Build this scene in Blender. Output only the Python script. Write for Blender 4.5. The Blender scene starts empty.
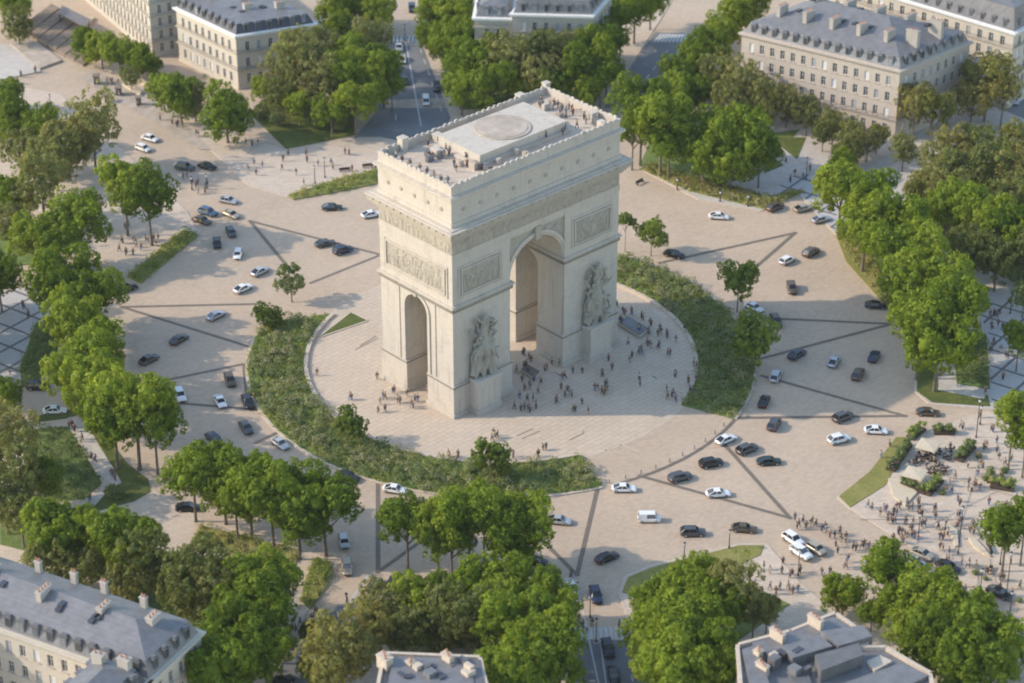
import bpy, bmesh, math, random
import numpy as np
from mathutils import Vector, Matrix
R_ = math.radians
rnd = random.Random(7)
scene = bpy.context.scene
COL = scene.collection

# ------------------------------------------------------------------ camera (metres; arch corner at the origin)
IW, IH, FPX = 1024, 683, 2500.0
CAM = Vector((-276.597, -315.292, 258.557))
YAW, PITCH = 0.823501, 0.522160
FW = Vector((math.cos(YAW)*math.cos(PITCH), math.sin(YAW)*math.cos(PITCH), -math.sin(PITCH)))
RT = Vector((math.sin(YAW), -math.cos(YAW), 0))
UP = RT.cross(FW)
def at(u, v, z=0.0):
    "place on the level z that a survey ray from the helicopter meets"
    d = FW + RT*((u-IW/2)/FPX) - UP*((v-IH/2)/FPX)
    return CAM + d*((z-CAM.z)/d.z)
def px(P):
    d = Vector(P)-CAM; w = d.dot(FW)
    return (IW/2+FPX*d.dot(RT)/w, IH/2-FPX*d.dot(UP)/w)
def ppm(u, v):
    return FPX/((at(u, v)-CAM).dot(FW))
cd = bpy.data.cameras.new('camera'); cam = bpy.data.objects.new('camera', cd); COL.objects.link(cam)
cam.location = CAM
cam.rotation_euler = FW.to_track_quat('-Z', 'Y').to_euler()
cd.sensor_width = 36; cd.lens = FPX*36/IW; cd.clip_end = 4000; cd.clip_start = 1
cd.dof.use_dof = True; cd.dof.focus_distance = 490; cd.dof.aperture_fstop = 0.072
scene.camera = cam

# ------------------------------------------------------------------ light
SUN_EL = R_(31)
sd = at(900, 412)-at(453, 417.6); sd.z = 0; sd.normalize()          # the way shadows fall
tosun = Vector((-sd.x*math.cos(SUN_EL), -sd.y*math.cos(SUN_EL), math.sin(SUN_EL)))
ld = bpy.data.lights.new('sun', 'SUN'); sun = bpy.data.objects.new('sun', ld); COL.objects.link(sun)
ld.energy = 2.05; ld.angle = R_(0.6); ld.color = (1.0, 0.86, 0.70)
sun.rotation_euler = tosun.to_track_quat('Z', 'Y').to_euler(); sun.location = (0, 0, 300)
w = bpy.data.worlds.new('World'); scene.world = w; w.use_nodes = True
nt = w.node_tree; nt.nodes.clear()
sk = nt.nodes.new('ShaderNodeTexSky'); sk.sky_type = 'NISHITA'; sk.sun_disc = False
sk.sun_elevation = SUN_EL; sk.sun_rotation = math.atan2(tosun.x, tosun.y); sk.air_density = 1.25; sk.dust_density = .8; sk.ozone_density = 1.6
bg = nt.nodes.new('ShaderNodeBackground'); bg.inputs[1].default_value = 0.15
wo = nt.nodes.new('ShaderNodeOutputWorld')
nt.links.new(sk.outputs[0], bg.inputs[0]); nt.links.new(bg.outputs[0], wo.inputs[0])
vs = scene.view_settings
vs.view_transform = 'Standard'; vs.look = 'None'; vs.gamma = 1; vs.exposure = 1.0
scene.cycles.max_bounces = 6; scene.cycles.diffuse_bounces = 3; scene.cycles.transparent_max_bounces = 4
scene.cycles.filter_width = 2.0
try: scene.cycles.use_denoising = True
except Exception: pass

# ------------------------------------------------------------------ materials
MATS = {}
def new_mat(name):
    m = bpy.data.materials.new(name); m.use_nodes = True
    n = m.node_tree.nodes; b = n['Principled BSDF']
    MATS[name] = m
    return m, m.node_tree, b
def N(t, kind, **kw):
    n = t.nodes.new(kind)
    for k, v in kw.items(): setattr(n, k, v)
    return n
def pos(t): return N(t, 'ShaderNodeNewGeometry').outputs['Position']
def noise(t, vec, scale, detail=4, rough=.6, stretch=None):
    if stretch:
        mp = N(t, 'ShaderNodeMapping'); mp.inputs['Scale'].default_value = stretch
        t.links.new(vec, mp.inputs['Vector']); vec = mp.outputs[0]
    n = N(t, 'ShaderNodeTexNoise'); n.inputs['Scale'].default_value = scale
    n.inputs['Detail'].default_value = detail; n.inputs['Roughness'].default_value = rough
    t.links.new(vec, n.inputs['Vector']); return n.outputs['Fac']
def ramp(t, fac, stops):
    r = N(t, 'ShaderNodeValToRGB'); e = r.color_ramp.elements
    while len(e) < len(stops): e.new(0.5)
    for k, (p, c) in enumerate(stops):
        e[k].position = p; e[k].color = (*c, 1)
    t.links.new(fac, r.inputs[0]); return r.outputs[0]
def mix(t, fac, a, b, mode='MIX'):
    m = N(t, 'ShaderNodeMix', data_type='RGBA', blend_type=mode)
    for s, v in ((0, fac), (6, a), (7, b)):
        if isinstance(v, (int, float)): m.inputs[s].default_value = v
        elif isinstance(v, tuple): m.inputs[s].default_value = (*v, 1)
        else: t.links.new(v, m.inputs[s])
    return m.outputs[2]
def math_(t, op, a, b=0.0, c=None):
    m = N(t, 'ShaderNodeMath', operation=op)
    for s, v in ((0, a), (1, b), (2, c)):
        if v is None: continue
        if isinstance(v, (int, float)): m.inputs[s].default_value = v
        else: t.links.new(v, m.inputs[s])
    return m.outputs[0]
def bump(t, b, h, strength=.3, dist=.1):
    bp = N(t, 'ShaderNodeBump'); bp.inputs['Strength'].default_value = strength; bp.inputs['Distance'].default_value = dist
    t.links.new(h, bp.inputs['Height']); t.links.new(bp.outputs[0], b.inputs['Normal'])
def flat_mat(name, col, rough=.6, metal=0.0, var=.12, spec=.4, scale=2.0):
    m, t, b = new_mat(name)
    f = noise(t, pos(t), scale)
    c = ramp(t, f, [(.3, tuple(x*(1-var) for x in col)), (.7, tuple(min(1, x*(1+var)) for x in col))])
    t.links.new(c, b.inputs['Base Color']); b.inputs['Roughness'].default_value = rough; b.inputs['Metallic'].default_value = metal
    b.inputs['Specular IOR Level'].default_value = spec
    return m
def stone_mat(name, col, dirt=(.30, .27, .22), course=1.1, amt=.5, streak=.5):
    "ashlar: pale blocks, thin joints, rain streaks and weathering"
    m, t, b = new_mat(name); P = pos(t)
    f1 = noise(t, P, .35, 5); f2 = noise(t, P, 2.2, 3); st = noise(t, P, 1.0, 4, .6, (1.1, 1.1, .09))
    base = ramp(t, f2, [(.3, tuple(x*.92 for x in col)), (.7, tuple(x*1.05 for x in col))])
    k = math_(t, 'MULTIPLY', ramp(t, f1, [(.5, (0, 0, 0)), (.75, (1, 1, 1))]), amt*.5)
    c = mix(t, k, base, dirt)
    k2 = math_(t, 'MULTIPLY', ramp(t, st, [(.54, (0, 0, 0)), (.74, (1, 1, 1))]), streak*.55)
    c = mix(t, k2, c, dirt)
    sep = N(t, 'ShaderNodeSeparateXYZ'); t.links.new(P, sep.inputs[0])
    row = math_(t, 'FRACT', math_(t, 'DIVIDE', sep.outputs['Z'], course))
    line = math_(t, 'LESS_THAN', row, .045)
    c = mix(t, math_(t, 'MULTIPLY', line, .28), c, tuple(x*.6 for x in col))
    t.links.new(c, b.inputs['Base Color']); b.inputs['Roughness'].default_value = .85; b.inputs['Specular IOR Level'].default_value = .25
    bump(t, b, f2, .25, .05)
    return m
stone_mat('arch_stone', (.545, .485, .405), (.30, .27, .22), 1.15, .8, .9)
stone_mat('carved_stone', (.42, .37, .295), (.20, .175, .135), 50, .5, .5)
stone_mat('facade_stone', (.53, .455, .38), (.32, .285, .23), .6, .5, .5)
stone_mat('cream_stone', (.57, .51, .415), (.35, .31, .24), .6, .4, .4)
stone_mat('grey_stone', (.45, .41, .35), (.28, .25, .20), .6, .5, .5)
stone_mat('sculpture_stone', (.38, .345, .28), (.16, .145, .115), 50, 1.6, .9)
stone_mat('dark_stone', (.24, .215, .17), (.12, .105, .08), 50, .6, .6)  # darker stone tone for the thin bands of the mouldings
flat_mat('white_render', (.74, .72, .68), .7)
flat_mat('chimney_brick', (.40, .30, .22), .9, var=.3, scale=1.5)
flat_mat('pot_clay', (.42, .20, .11), .9)
def zinc(name, col):
    m, t, b = new_mat(name); P = pos(t)
    f = noise(t, P, .6, 5); g = noise(t, P, 5, 2)
    c = ramp(t, f, [(.3, tuple(x*.78 for x in col)), (.7, tuple(x*1.15 for x in col))])
    c = mix(t, math_(t, 'MULTIPLY', g, .25), c, tuple(x*.7 for x in col))
    sep = N(t, 'ShaderNodeSeparateXYZ'); t.links.new(P, sep.inputs[0])
    sm = math_(t, 'FRACT', math_(t, 'ADD', math_(t, 'MULTIPLY', sep.outputs['X'], 1.1), math_(t, 'MULTIPLY', sep.outputs['Y'], .35)))
    c = mix(t, math_(t, 'MULTIPLY', math_(t, 'LESS_THAN', sm, .12), .35), c, tuple(x*.5 for x in col))
    t.links.new(c, b.inputs['Base Color']); b.inputs['Roughness'].default_value = .5; b.inputs['Metallic'].default_value = .25
    return m
zinc('zinc', (.225, .22, .22)); zinc('slate', (.085, .09, .11)); zinc('dark_zinc', (.18, .175, .17))
def glass_mat(name, col, rough=.12):
    m, t, b = new_mat(name)
    oi = N(t, 'ShaderNodeObjectInfo')
    c = ramp(t, oi.outputs['Random'], [(.0, tuple(x*.5 for x in col)), (.75, col), (.93, tuple(min(1, x*2.2+.1) for x in col))])
    t.links.new(c, b.inputs['Base Color']); b.inputs['Roughness'].default_value = rough; b.inputs['Specular IOR Level'].default_value = .7
    return m
glass_mat('window_glass', (.10, .11, .12)); glass_mat('car_glass', (.022, .026, .03), .06)
flat_mat('curtain', (.72, .72, .70), .8); flat_mat('frame_paint', (.66, .63, .57), .6)
flat_mat('iron', (.035, .035, .04), .5); flat_mat('steel', (.30, .31, .32), .4, .6)
hm = bpy.data.materials.new('haze_air'); hm.use_nodes = True; MATS['haze_air'] = hm
_t = hm.node_tree; _t.nodes.clear(); _o = _t.nodes.new('ShaderNodeOutputMaterial'); _v = _t.nodes.new('ShaderNodeVolumePrincipled')
_v.inputs['Color'].default_value = (.92, .95, 1.0, 1); _v.inputs['Density'].default_value = .00004; _v.inputs['Anisotropy'].default_value = .2
_t.links.new(_v.outputs[0], _o.inputs['Volume'])
# ground materials
def paving(name, col, joint, bw, bh, rot, mortar=.02, big=.12, pale=None):
    m, t, b = new_mat(name); P = pos(t)
    mp = N(t, 'ShaderNodeMapping'); mp.inputs['Rotation'].default_value = (0, 0, rot); t.links.new(P, mp.inputs[0])
    br = N(t, 'ShaderNodeTexBrick'); t.links.new(mp.outputs[0], br.inputs['Vector'])
    br.inputs['Scale'].default_value = 1; br.inputs['Brick Width'].default_value = bw; br.inputs['Row Height'].default_value = bh
    br.inputs['Mortar Size'].default_value = mortar; br.inputs['Mortar Smooth'].default_value = .3
    br.inputs['Color1'].default_value = (*[x*(1-big) for x in col], 1); br.inputs['Color2'].default_value = (*[x*(1+big) for x in col], 1)
    br.inputs['Mortar'].default_value = (*joint, 1)
    f = noise(t, P, .05, 6, .65); g = noise(t, P, .9, 4)
    c = mix(t, 1.0, br.outputs['Color'], ramp(t, f, [(.3, (.90, .895, .89)), (.7, (1.06, 1.06, 1.06))]), 'MULTIPLY')
    c = mix(t, 1.0, c, ramp(t, g, [(.3, (.95, .95, .95)), (.7, (1.04, 1.04, 1.04))]), 'MULTIPLY')
    sp = noise(t, P, .22, 5, .7)
    c = mix(t, math_(t, 'MULTIPLY', ramp(t, sp, [(.60, (0, 0, 0)), (.76, (1, 1, 1))]), .18), c, tuple(x*.66 for x in col))
    t.links.new(c, b.inputs['Base Color']); b.inputs['Roughness'].default_value = .82; b.inputs['Specular IOR Level'].default_value = .3
    bump(t, b, br.outputs['Fac'], -.25, .02)
    return m
paving('setts', (.52, .405, .295), (.36, .28, .205), .9, .45, .35, .03, .07)
paving('plaza_slabs', (.55, .445, .335), (.41, .325, .243), 2.4, 1.2, .0, .06, .04)
paving('flags', (.57, .465, .36), (.40, .33, .26), 1.6, .8, .6, .03, .07)
paving('garden_path', (.52, .47, .41), (.42, .38, .33), 1.2, 1.2, .2, .03, .06)
paving('dark_setts', (.20, .165, .13), (.13, .11, .09), .5, .25, .3, .03, .12)
flat_mat('kerb_stone', (.54, .45, .35), .8, var=.15)
flat_mat('terrace_stone', (.42, .35, .28), .85, var=.2, scale=.4)
flat_mat('brown_stone', (.24, .185, .135), .9, var=.25, scale=.5)
def asphalt():
    m, t, b = new_mat('asphalt'); P = pos(t)
    f = noise(t, P, .12, 6, .6); g = noise(t, P, 4, 3)
    c = ramp(t, f, [(.3, (.15, .155, .165)), (.7, (.235, .235, .24))])
    c = mix(t, math_(t, 'MULTIPLY', g, .3), c, (.09, .09, .095))
    t.links.new(c, b.inputs['Base Color']); b.inputs['Roughness'].default_value = .8
asphalt()
flat_mat('road_paint', (.52, .52, .51), .7, var=.12)
def lattice():
    m, t, b = new_mat('lattice_paving'); P = pos(t)
    sep = N(t, 'ShaderNodeSeparateXYZ'); t.links.new(P, sep.inputs[0])
    def fam(a, s):
        p = math_(t, 'ADD', math_(t, 'MULTIPLY', sep.outputs['X'], math.cos(a)/s), math_(t, 'MULTIPLY', sep.outputs['Y'], math.sin(a)/s))
        return math_(t, 'LESS_THAN', math_(t, 'FRACT', p), .11)
    k = math_(t, 'MAXIMUM', fam(.22, 6.0), fam(1.75, 6.0))
    f = noise(t, P, 1.2, 5)
    base = ramp(t, f, [(.3, (.42, .39, .37)), (.7, (.52, .49, .46))])
    c = mix(t, k, base, (.16, .15, .14))
    t.links.new(c, b.inputs['Base Color']); b.inputs['Roughness'].default_value = .85
lattice()
def grassy(name, a, b_, c_, s1=.25, s2=2.5):
    m, t, b = new_mat(name); P = pos(t)
    f = noise(t, P, s1, 5, .65); g = noise(t, P, s2, 4, .7)
    c = ramp(t, f, [(.3, a), (.5, b_), (.72, c_)])
    c = mix(t, 1.0, c, ramp(t, g, [(.25, (.65, .65, .65)), (.75, (1.25, 1.25, 1.25))]), 'MULTIPLY')
    t.links.new(c, b.inputs['Base Color']); b.inputs['Roughness'].default_value = .9; b.inputs['Specular IOR Level'].default_value = .15
    bump(t, b, g, .8, .3)
grassy('lawn_grass', (.085, .11, .028), (.115, .14, .034), (.165, .17, .05))
grassy('dry_grass', (.22, .22, .06), (.27, .255, .075), (.32, .28, .10))
grassy('rough_grass', (.18, .21, .06), (.27, .27, .085), (.38, .33, .14), .35)
grassy('meadow_soil', (.12, .175, .045), (.16, .215, .06), (.23, .25, .09))
def leaf(name, cols, trans=.25, posvar=None):
    "leaves: colour differs from leaf to leaf and from tree to tree"
    m, t, b = new_mat(name)
    g = N(t, 'ShaderNodeNewGeometry'); oi = N(t, 'ShaderNodeObjectInfo')
    mixf = math_(t, 'ADD', math_(t, 'MULTIPLY', g.outputs['Random Per Island'], .5), math_(t, 'MULTIPLY', oi.outputs['Random'], .5))
    if posvar:
        nz = noise(t, g.outputs['Position'], posvar, 3, .6)
        mixf = math_(t, 'ADD', math_(t, 'MULTIPLY', g.outputs['Random Per Island'], .3), math_(t, 'MULTIPLY', math_(t, 'SUBTRACT', math_(t, 'MULTIPLY', nz, 2.4), .7), .7))
    n = len(cols)
    c = ramp(t, mixf, [((k+.5)/n, q) for k, q in enumerate(cols)])
    b.inputs['Roughness'].default_value = .62; b.inputs['Specular IOR Level'].default_value = .25
    t.links.new(c, b.inputs['Base Color'])
    tr = N(t, 'ShaderNodeBsdfTranslucent'); t.links.new(mix(t, 1.0, c, (1.5, 1.35, .6), 'MULTIPLY'), tr.inputs[0])
    ms = N(t, 'ShaderNodeMixShader'); ms.inputs[0].default_value = trans
    out = t.nodes['Material Output']
    t.links.new(b.outputs[0], ms.inputs[1]); t.links.new(tr.outputs[0], ms.inputs[2]); t.links.new(ms.outputs[0], out.inputs[0])
leaf('plane_leaf', [(.098, .152, .009), (.148, .22, .013), (.21, .285, .020), (.285, .34, .036)], .42)
leaf('olive_leaf', [(.12, .15, .04), (.17, .20, .055), (.225, .24, .075), (.29, .275, .10)], .42)
leaf('amber_leaf', [(.17, .19, .04), (.23, .235, .055), (.28, .265, .075), (.32, .28, .10)], .42)
leaf('young_leaf', [(.11, .16, .02), (.16, .225, .03), (.22, .28, .045)], .4)
leaf('bush_leaf', [(.14, .19, .065), (.20, .25, .09), (.27, .30, .12)], .35)
leaf('border_leaf', [(.13, .20, .045), (.20, .28, .06), (.29, .34, .08), (.39, .40, .12), (.48, .45, .19)], .35, .13)
leaf('sage_leaf', [(.22, .27, .10), (.28, .31, .14), (.35, .35, .19), (.41, .38, .25)], .35, .3)
leaf('reed_leaf', [(.24, .27, .07), (.36, .35, .11), (.48, .42, .19)], .25, .3)
flat_mat('bark', (.17, .135, .10), .9, var=.35, scale=3)
# vehicles, people
PAINT = dict(white=(.78, .77, .74), silver=(.46, .47, .48), grey=(.085, .088, .09), black=(.014, .014, .016), navy=(.02, .03, .065),
             brown=(.12, .085, .055), beige=(.42, .36, .27), green=(.018, .035, .03), blue=(.07, .13, .21))
for k, c in PAINT.items():
    m = flat_mat('paint_'+k, c, .28, .25 if k in ('silver', 'grey', 'brown', 'beige', 'blue') else 0, .06, .5)
    m.node_tree.nodes['Principled BSDF'].inputs['Coat Weight'].default_value = .25
flat_mat('tyre', (.02, .02, .02), .9); flat_mat('rim', (.45, .46, .47), .35, .7)
flat_mat('lamp_lens', (.75, .77, .78), .15); flat_mat('tail_lens', (.35, .02, .015), .2)
CLOTH = dict(black=(.02, .02, .022), navy=(.03, .04, .08), grey=(.15, .15, .155), white=(.55, .54, .51), beige=(.42, .34, .24),
             brown=(.12, .075, .045), rust=(.16, .07, .04), blue=(.10, .19, .34), olive=(.11, .115, .05), red=(.20, .03, .03))
for k, c in CLOTH.items(): flat_mat('cloth_'+k, c, .85, var=.2, scale=6)
flat_mat('skin', (.36, .23, .16), .6); flat_mat('hair_dark', (.025, .018, .013), .6); flat_mat('hair_fair', (.30, .20, .10), .6)
flat_mat('canvas', (.56, .47, .34), .85); flat_mat('wood', (.24, .15, .085), .7, var=.3); flat_mat('dark_wood', (.075, .05, .035), .7)

# ------------------------------------------------------------------ mesh helpers
class MB:
    def __init__(s): s.v = []; s.f = []; s.m = []; s.cur = 0; s.smooth = []; s.sm = False
    def face(s, idx): s.f.append(tuple(idx)); s.m.append(s.cur); s.smooth.append(s.sm)
    def add(s, vs, fs):
        o = len(s.v); s.v += [tuple(p) for p in vs]
        for f in fs: s.face([o+i for i in f])
    def quad(s, a, b, c, d): s.add([a, b, c, d], [(0, 1, 2, 3)])
    def box(s, x0, x1, y0, y1, z0, z1):
        s.add([(x0, y0, z0), (x1, y0, z0), (x1, y1, z0), (x0, y1, z0), (x0, y0, z1), (x1, y0, z1), (x1, y1, z1), (x0, y1, z1)],
              [(0, 3, 2, 1), (4, 5, 6, 7), (0, 1, 5, 4), (1, 2, 6, 5), (2, 3, 7, 6), (3, 0, 4, 7)])
    def obox(s, O, e1, e2, a0, a1, b0, b1, z0, z1):
        "box in the frame O, e1 (along), e2 (depth)"
        P = lambda a, b, z: tuple(Vector(O)+e1*a+e2*b+Vector((0, 0, z)))
        v = [P(a0, b0, z0), P(a1, b0, z0), P(a1, b1, z0), P(a0, b1, z0), P(a0, b0, z1), P(a1, b0, z1), P(a1, b1, z1), P(a0, b1, z1)]
        s.add(v, [(0, 3, 2, 1), (4, 5, 6, 7), (0, 1, 5, 4), (1, 2, 6, 5), (2, 3, 7, 6), (3, 0, 4, 7)])
    def prism(s, poly, z0, z1, cap0=True):
        n = len(poly)
        A = sum(poly[i][0]*poly[(i+1) % n][1]-poly[(i+1) % n][0]*poly[i][1] for i in range(n))
        if A < 0: poly = poly[::-1]
        v = [(p[0], p[1], z0) for p in poly]+[(p[0], p[1], z1) for p in poly]
        f = [tuple(range(n, 2*n))]+[(i, (i+1) % n, n+(i+1) % n, n+i) for i in range(n)]
        if cap0: f.append(tuple(range(n-1, -1, -1)))
        s.add(v, f)
    def sheet(s, poly, z):
        n = len(poly)
        A = sum(poly[i][0]*poly[(i+1) % n][1]-poly[(i+1) % n][0]*poly[i][1] for i in range(n))
        if A < 0: poly = poly[::-1]
        s.add([(p[0], p[1], z) for p in poly], [tuple(range(n))])
    def tube(s, p0, p1, r0, r1, n=8, cap=True):
        p0, p1 = Vector(p0), Vector(p1); ax = (p1-p0).normalized()
        a = ax.orthogonal().normalized(); b = ax.cross(a)
        v = [p0+(a*math.cos(2*math.pi*i/n)+b*math.sin(2*math.pi*i/n))*r0 for i in range(n)]
        v += [p1+(a*math.cos(2*math.pi*i/n)+b*math.sin(2*math.pi*i/n))*r1 for i in range(n)]
        f = [(i, (i+1) % n, n+(i+1) % n, n+i) for i in range(n)]
        if cap: f += [tuple(range(n-1, -1, -1)), tuple(range(n, 2*n))]
        s.add(v, f)
    def ball(s, c, r, n=8, k=5, sc=(1, 1, 1)):
        v = [(c[0], c[1], c[2]-r*sc[2])]
        for j in range(1, k):
            t = math.pi*j/k
            for i in range(n):
                a = 2*math.pi*i/n
                v.append((c[0]+r*sc[0]*math.sin(t)*math.cos(a), c[1]+r*sc[1]*math.sin(t)*math.sin(a), c[2]-r*sc[2]*math.cos(t)))
        v.append((c[0], c[1], c[2]+r*sc[2])); L = len(v)-1
        f = [(0, 1+(i+1) % n, 1+i) for i in range(n)]
        for j in range(k-2):
            o = 1+j*n
            f += [(o+i, o+(i+1) % n, o+n+(i+1) % n, o+n+i) for i in range(n)]
        o = 1+(k-2)*n
        f += [(o+i, o+(i+1) % n, L) for i in range(n)]
        s.add(v, f)
    def mesh(s, name, mats):
        me = bpy.data.meshes.new(name); me.from_pydata(s.v, [], s.f)
        for m in (mats if isinstance(mats, (list, tuple)) else [mats]): me.materials.append(MATS[m] if isinstance(m, str) else m)
        me.polygons.foreach_set('material_index', s.m); me.polygons.foreach_set('use_smooth', s.smooth); me.update()
        return me
    def build(s, name, mats, parent=None, **tags): return link(name, s.mesh(name, mats), parent, **tags)
def link(name, data, parent=None, loc=None, **tags):
    o = bpy.data.objects.new(name, data); COL.objects.link(o)
    if parent: o.parent = parent
    if loc is not None: o.location = loc
    for k, v in tags.items(): o[k] = v
    return o
def thing(name, label, category, loc=(0, 0, 0), group=None):
    o = link(name, None, None, loc, label=label, category=category)
    o.empty_display_size = .5
    if group: o['group'] = group
    return o
def copy_tree(o, parent=None):
    c = o.copy(); COL.objects.link(c); c.parent = parent
    for ch in o.children: copy_tree(ch, c)
    return c
def recolour(o, mat, slot=0):
    o.material_slots[slot].link = 'OBJECT'; o.material_slots[slot].material = MATS[mat]
ORD = ['', 'second', 'third', 'fourth', 'fifth', 'sixth', 'seventh', 'eighth', 'ninth', 'tenth', 'eleventh', 'twelfth', 'thirteenth', 'fourteenth', 'fifteenth', 'sixteenth',
       'seventeenth', 'eighteenth', 'nineteenth', 'twentieth']
CNT = ['', 'one', 'two', 'three', 'four', 'five', 'six', 'seven', 'eight', 'nine', 'ten', 'eleven', 'twelve', 'thirteen', 'fourteen', 'fifteen', 'sixteen', 'seventeen',
       'eighteen', 'nineteen', 'twenty']
def finish_labels(items):
    "items: (object, wording, pixel x). Things worded alike get their order in the photo added"
    by = {}
    for o, text, x in items: by.setdefault(text, []).append((x, o))
    for text, L in by.items():
        L.sort(key=lambda q: q[0]); n = len(L)
        for k, (x, o) in enumerate(L):
            if n == 1: o['label'] = text
            elif k == 0: o['label'] = text+', leftmost of '+CNT[min(n, 20)]
            elif k == n-1: o['label'] = text+', rightmost of '+CNT[min(n, 20)]
            elif k <= n//2 or n > 20: o['label'] = text+', %s from left of %s' % (ORD[min(k, 19)], CNT[min(n, 20)])
            else: o['label'] = text+', %s from right of %s' % (ORD[min(n-1-k, 19)], CNT[min(n, 20)])
def poly(pts, z=0): return [at(u, v, z).to_tuple()[:2] for u, v in pts]
# ------------------------------------------------------------------ the triumphal arch
AW, AD = 44.8, 21.4
BX, BR_, BSP = 22.4, 7.15, 24.9          # great vault: centre, radius, springing
SY, SR_, SSP = 10.7, 3.3, 19.9           # small vault
arch = thing('triumphal_arch', 'huge pale stone triumphal arch with carved reliefs standing alone on the round plaza', 'triumphal arch', (0, 0, 0))
def arch_outline(c, r, sp, n=28, z0=-1.0):
    return [(c-r, z0), (c+r, z0)]+[(c+r*math.cos(math.pi*k/n), sp+r*math.sin(math.pi*k/n)) for k in range(n+1)]
def cutter(pts, axis, lo, hi):
    b = MB(); n = len(pts)
    mk = (lambda p, t: (p[0], t, p[1])) if axis == 'y' else (lambda p, t: (t, p[0], p[1]))
    b.add([mk(p, lo) for p in pts]+[mk(p, hi) for p in pts],
          [tuple(range(n-1, -1, -1)), tuple(range(n, 2*n))]+[(i, (i+1) % n, n+(i+1) % n, n+i) for i in range(n)])
    me = b.mesh('cutter', 'arch_stone'); bm = bmesh.new(); bm.from_mesh(me); bmesh.ops.recalc_face_normals(bm, faces=bm.faces); bm.to_mesh(me); bm.free()
    return bpy.data.objects.new('cutter', me)
rb = .55
plan = [(0, 0), (15.0, 0), (15.0, rb), (29.8, rb), (29.8, 0), (AW, 0), (AW, AD), (29.8, AD), (29.8, AD-rb), (15.0, AD-rb), (15.0, AD), (0, AD)]
b = MB(); b.prism(plan, -.2, 34.7); bodyo = b.build('body', 'arch_stone', None)
cut = [cutter(arch_outline(BX, BR_, BSP), 'y', -5, 30), cutter(arch_outline(SY, SR_, SSP, 20), 'x', -5, 50)]
for c in cut:
    COL.objects.link(c)
    md = bodyo.modifiers.new('opening', 'BOOLEAN'); md.operation = 'DIFFERENCE'; md.solver = 'EXACT'; md.object = c
dg = bpy.context.evaluated_depsgraph_get()
me = bpy.data.meshes.new_from_object(bodyo.evaluated_get(dg)); me.name = 'body'
bpy.data.objects.remove(bodyo)
for c in cut: bpy.data.objects.remove(c)
link('body', me, arch)

def ring_slab(b, o, z0, z1, i=None):
    "a moulding round the whole block: overhang o, built as four butted bars"
    i = 0.4 if i is None else i
    b.box(-o, AW+o, -o, i, z0, z1); b.box(-o, AW+o, AD-i, AD+o, z0, z1)
    b.box(-o, i, i, AD-i, z0, z1); b.box(AW-i, AW+o, i, AD-i, z0, z1)
piers = [(0, 15.22, 0, 7.38), (29.58, AW, 0, 7.38), (0, 15.22, 14.02, AD), (29.58, AW, 14.02, AD)]
for (x0, x1, y0, y1) in piers:                    # base blocks of the four piers
    b = MB(); b.box(x0-.22, x1+.18, y0-.22, y1+.18, -.15, 6.5); pl = b.build('plinth', 'arch_stone', arch)
    b = MB(); b.cur = 1; b.box(x0-.30, x1+.27, y0-.30, y1+.27, 6.5, 6.9); b.cur = 0; b.box(x0-.34, x1+.3, y0-.34, y1+.3, 6.9, 7.1); b.build('moulding', ['arch_stone', 'dark_stone'], pl)
    b = MB(); b.box(x0-.5, x1+.46, y0-.5, y1+.46, -.1, .75); b.build('footing', 'arch_stone', pl)
for (x0, x1) in ((0, 15.22), (29.58, AW)):        # moulding at the springing of the great vault
    b = MB(); b.cur = 1; b.box(x0-.3, x1+.3, -.3, AD+.3, 23.5, 24.45); b.cur = 0; b.box(x0-.62, x1+.62, -.62, AD+.62, 24.45, 24.7); b.box(x0-.45, x1+.45, -.45, AD+.45, 24.7, 24.9)  # lower fascia takes the darker stone colour
    for k in range(30):
        xx = x0+.3+(x1-x0-.6)*k/29
        b.box(xx-.1, xx+.1, -.52, -.31, 24.0, 24.34); b.box(xx-.1, xx+.1, AD+.31, AD+.52, 24.0, 24.34)
    X = -0.52 if x0 == 0 else AW+.31
    for k in range(40):
        yy = .2+(AD-.4)*k/39; b.box(X, X+.21, yy-.1, yy+.1, 24.0, 24.34)
    b.build('impost_moulding', ['arch_stone', 'dark_stone'], arch)
def archivolt(b, c, r0, r1, sp, mk, t0, t1, n=30, legs=0):
    pts = [(math.cos(math.pi*k/n), math.sin(math.pi*k/n)) for k in range(n+1)]
    prof = [(c+r0*a, sp+r0*s_) for a, s_ in pts], [(c+r1*a, sp+r1*s_) for a, s_ in pts]
    if legs:
        prof[0].insert(0, (c+r0, legs)); prof[0].append((c-r0, legs)); prof[1].insert(0, (c+r1, legs)); prof[1].append((c-r1, legs))
    m = len(prof[0]); v = []
    for t in (t0, t1):
        for L in prof: v += [mk(p, t) for p in L]
    f = []
    for i in range(m-1):
        f += [(i, i+1, m+i+1, m+i), (2*m+i, 3*m+i, 3*m+i+1, 2*m+i+1), (m+i, m+i+1, 3*m+i+1, 3*m+i), (i, 2*m+i, 2*m+i+1, i+1)]
    f += [(0, m, 3*m, 2*m), (m-1, 3*m-1, 4*m-1, 2*m-1)]
    b.add(v, f)
for yy, s in ((rb, -1), (AD-rb, 1)):
    b = MB(); mk = lambda p, t: (p[0], t, p[1])
    archivolt(b, BX, BR_+.04, BR_+.55, BSP+.06, mk, yy+s*.02, yy+s*.30); archivolt(b, BX, BR_+.55, BR_+1.15, BSP+.06, mk, yy+s*.02, yy+s*.45)
    av = b.build('archivolt', 'arch_stone', arch)
    b = MB(); y0, y1 = sorted((yy-s*.2, yy+s*.9)); b.box(BX-.75, BX+.75, y0, y1, BSP+BR_-.25, 34.68); b.build('keystone', 'carved_stone', av)
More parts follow.
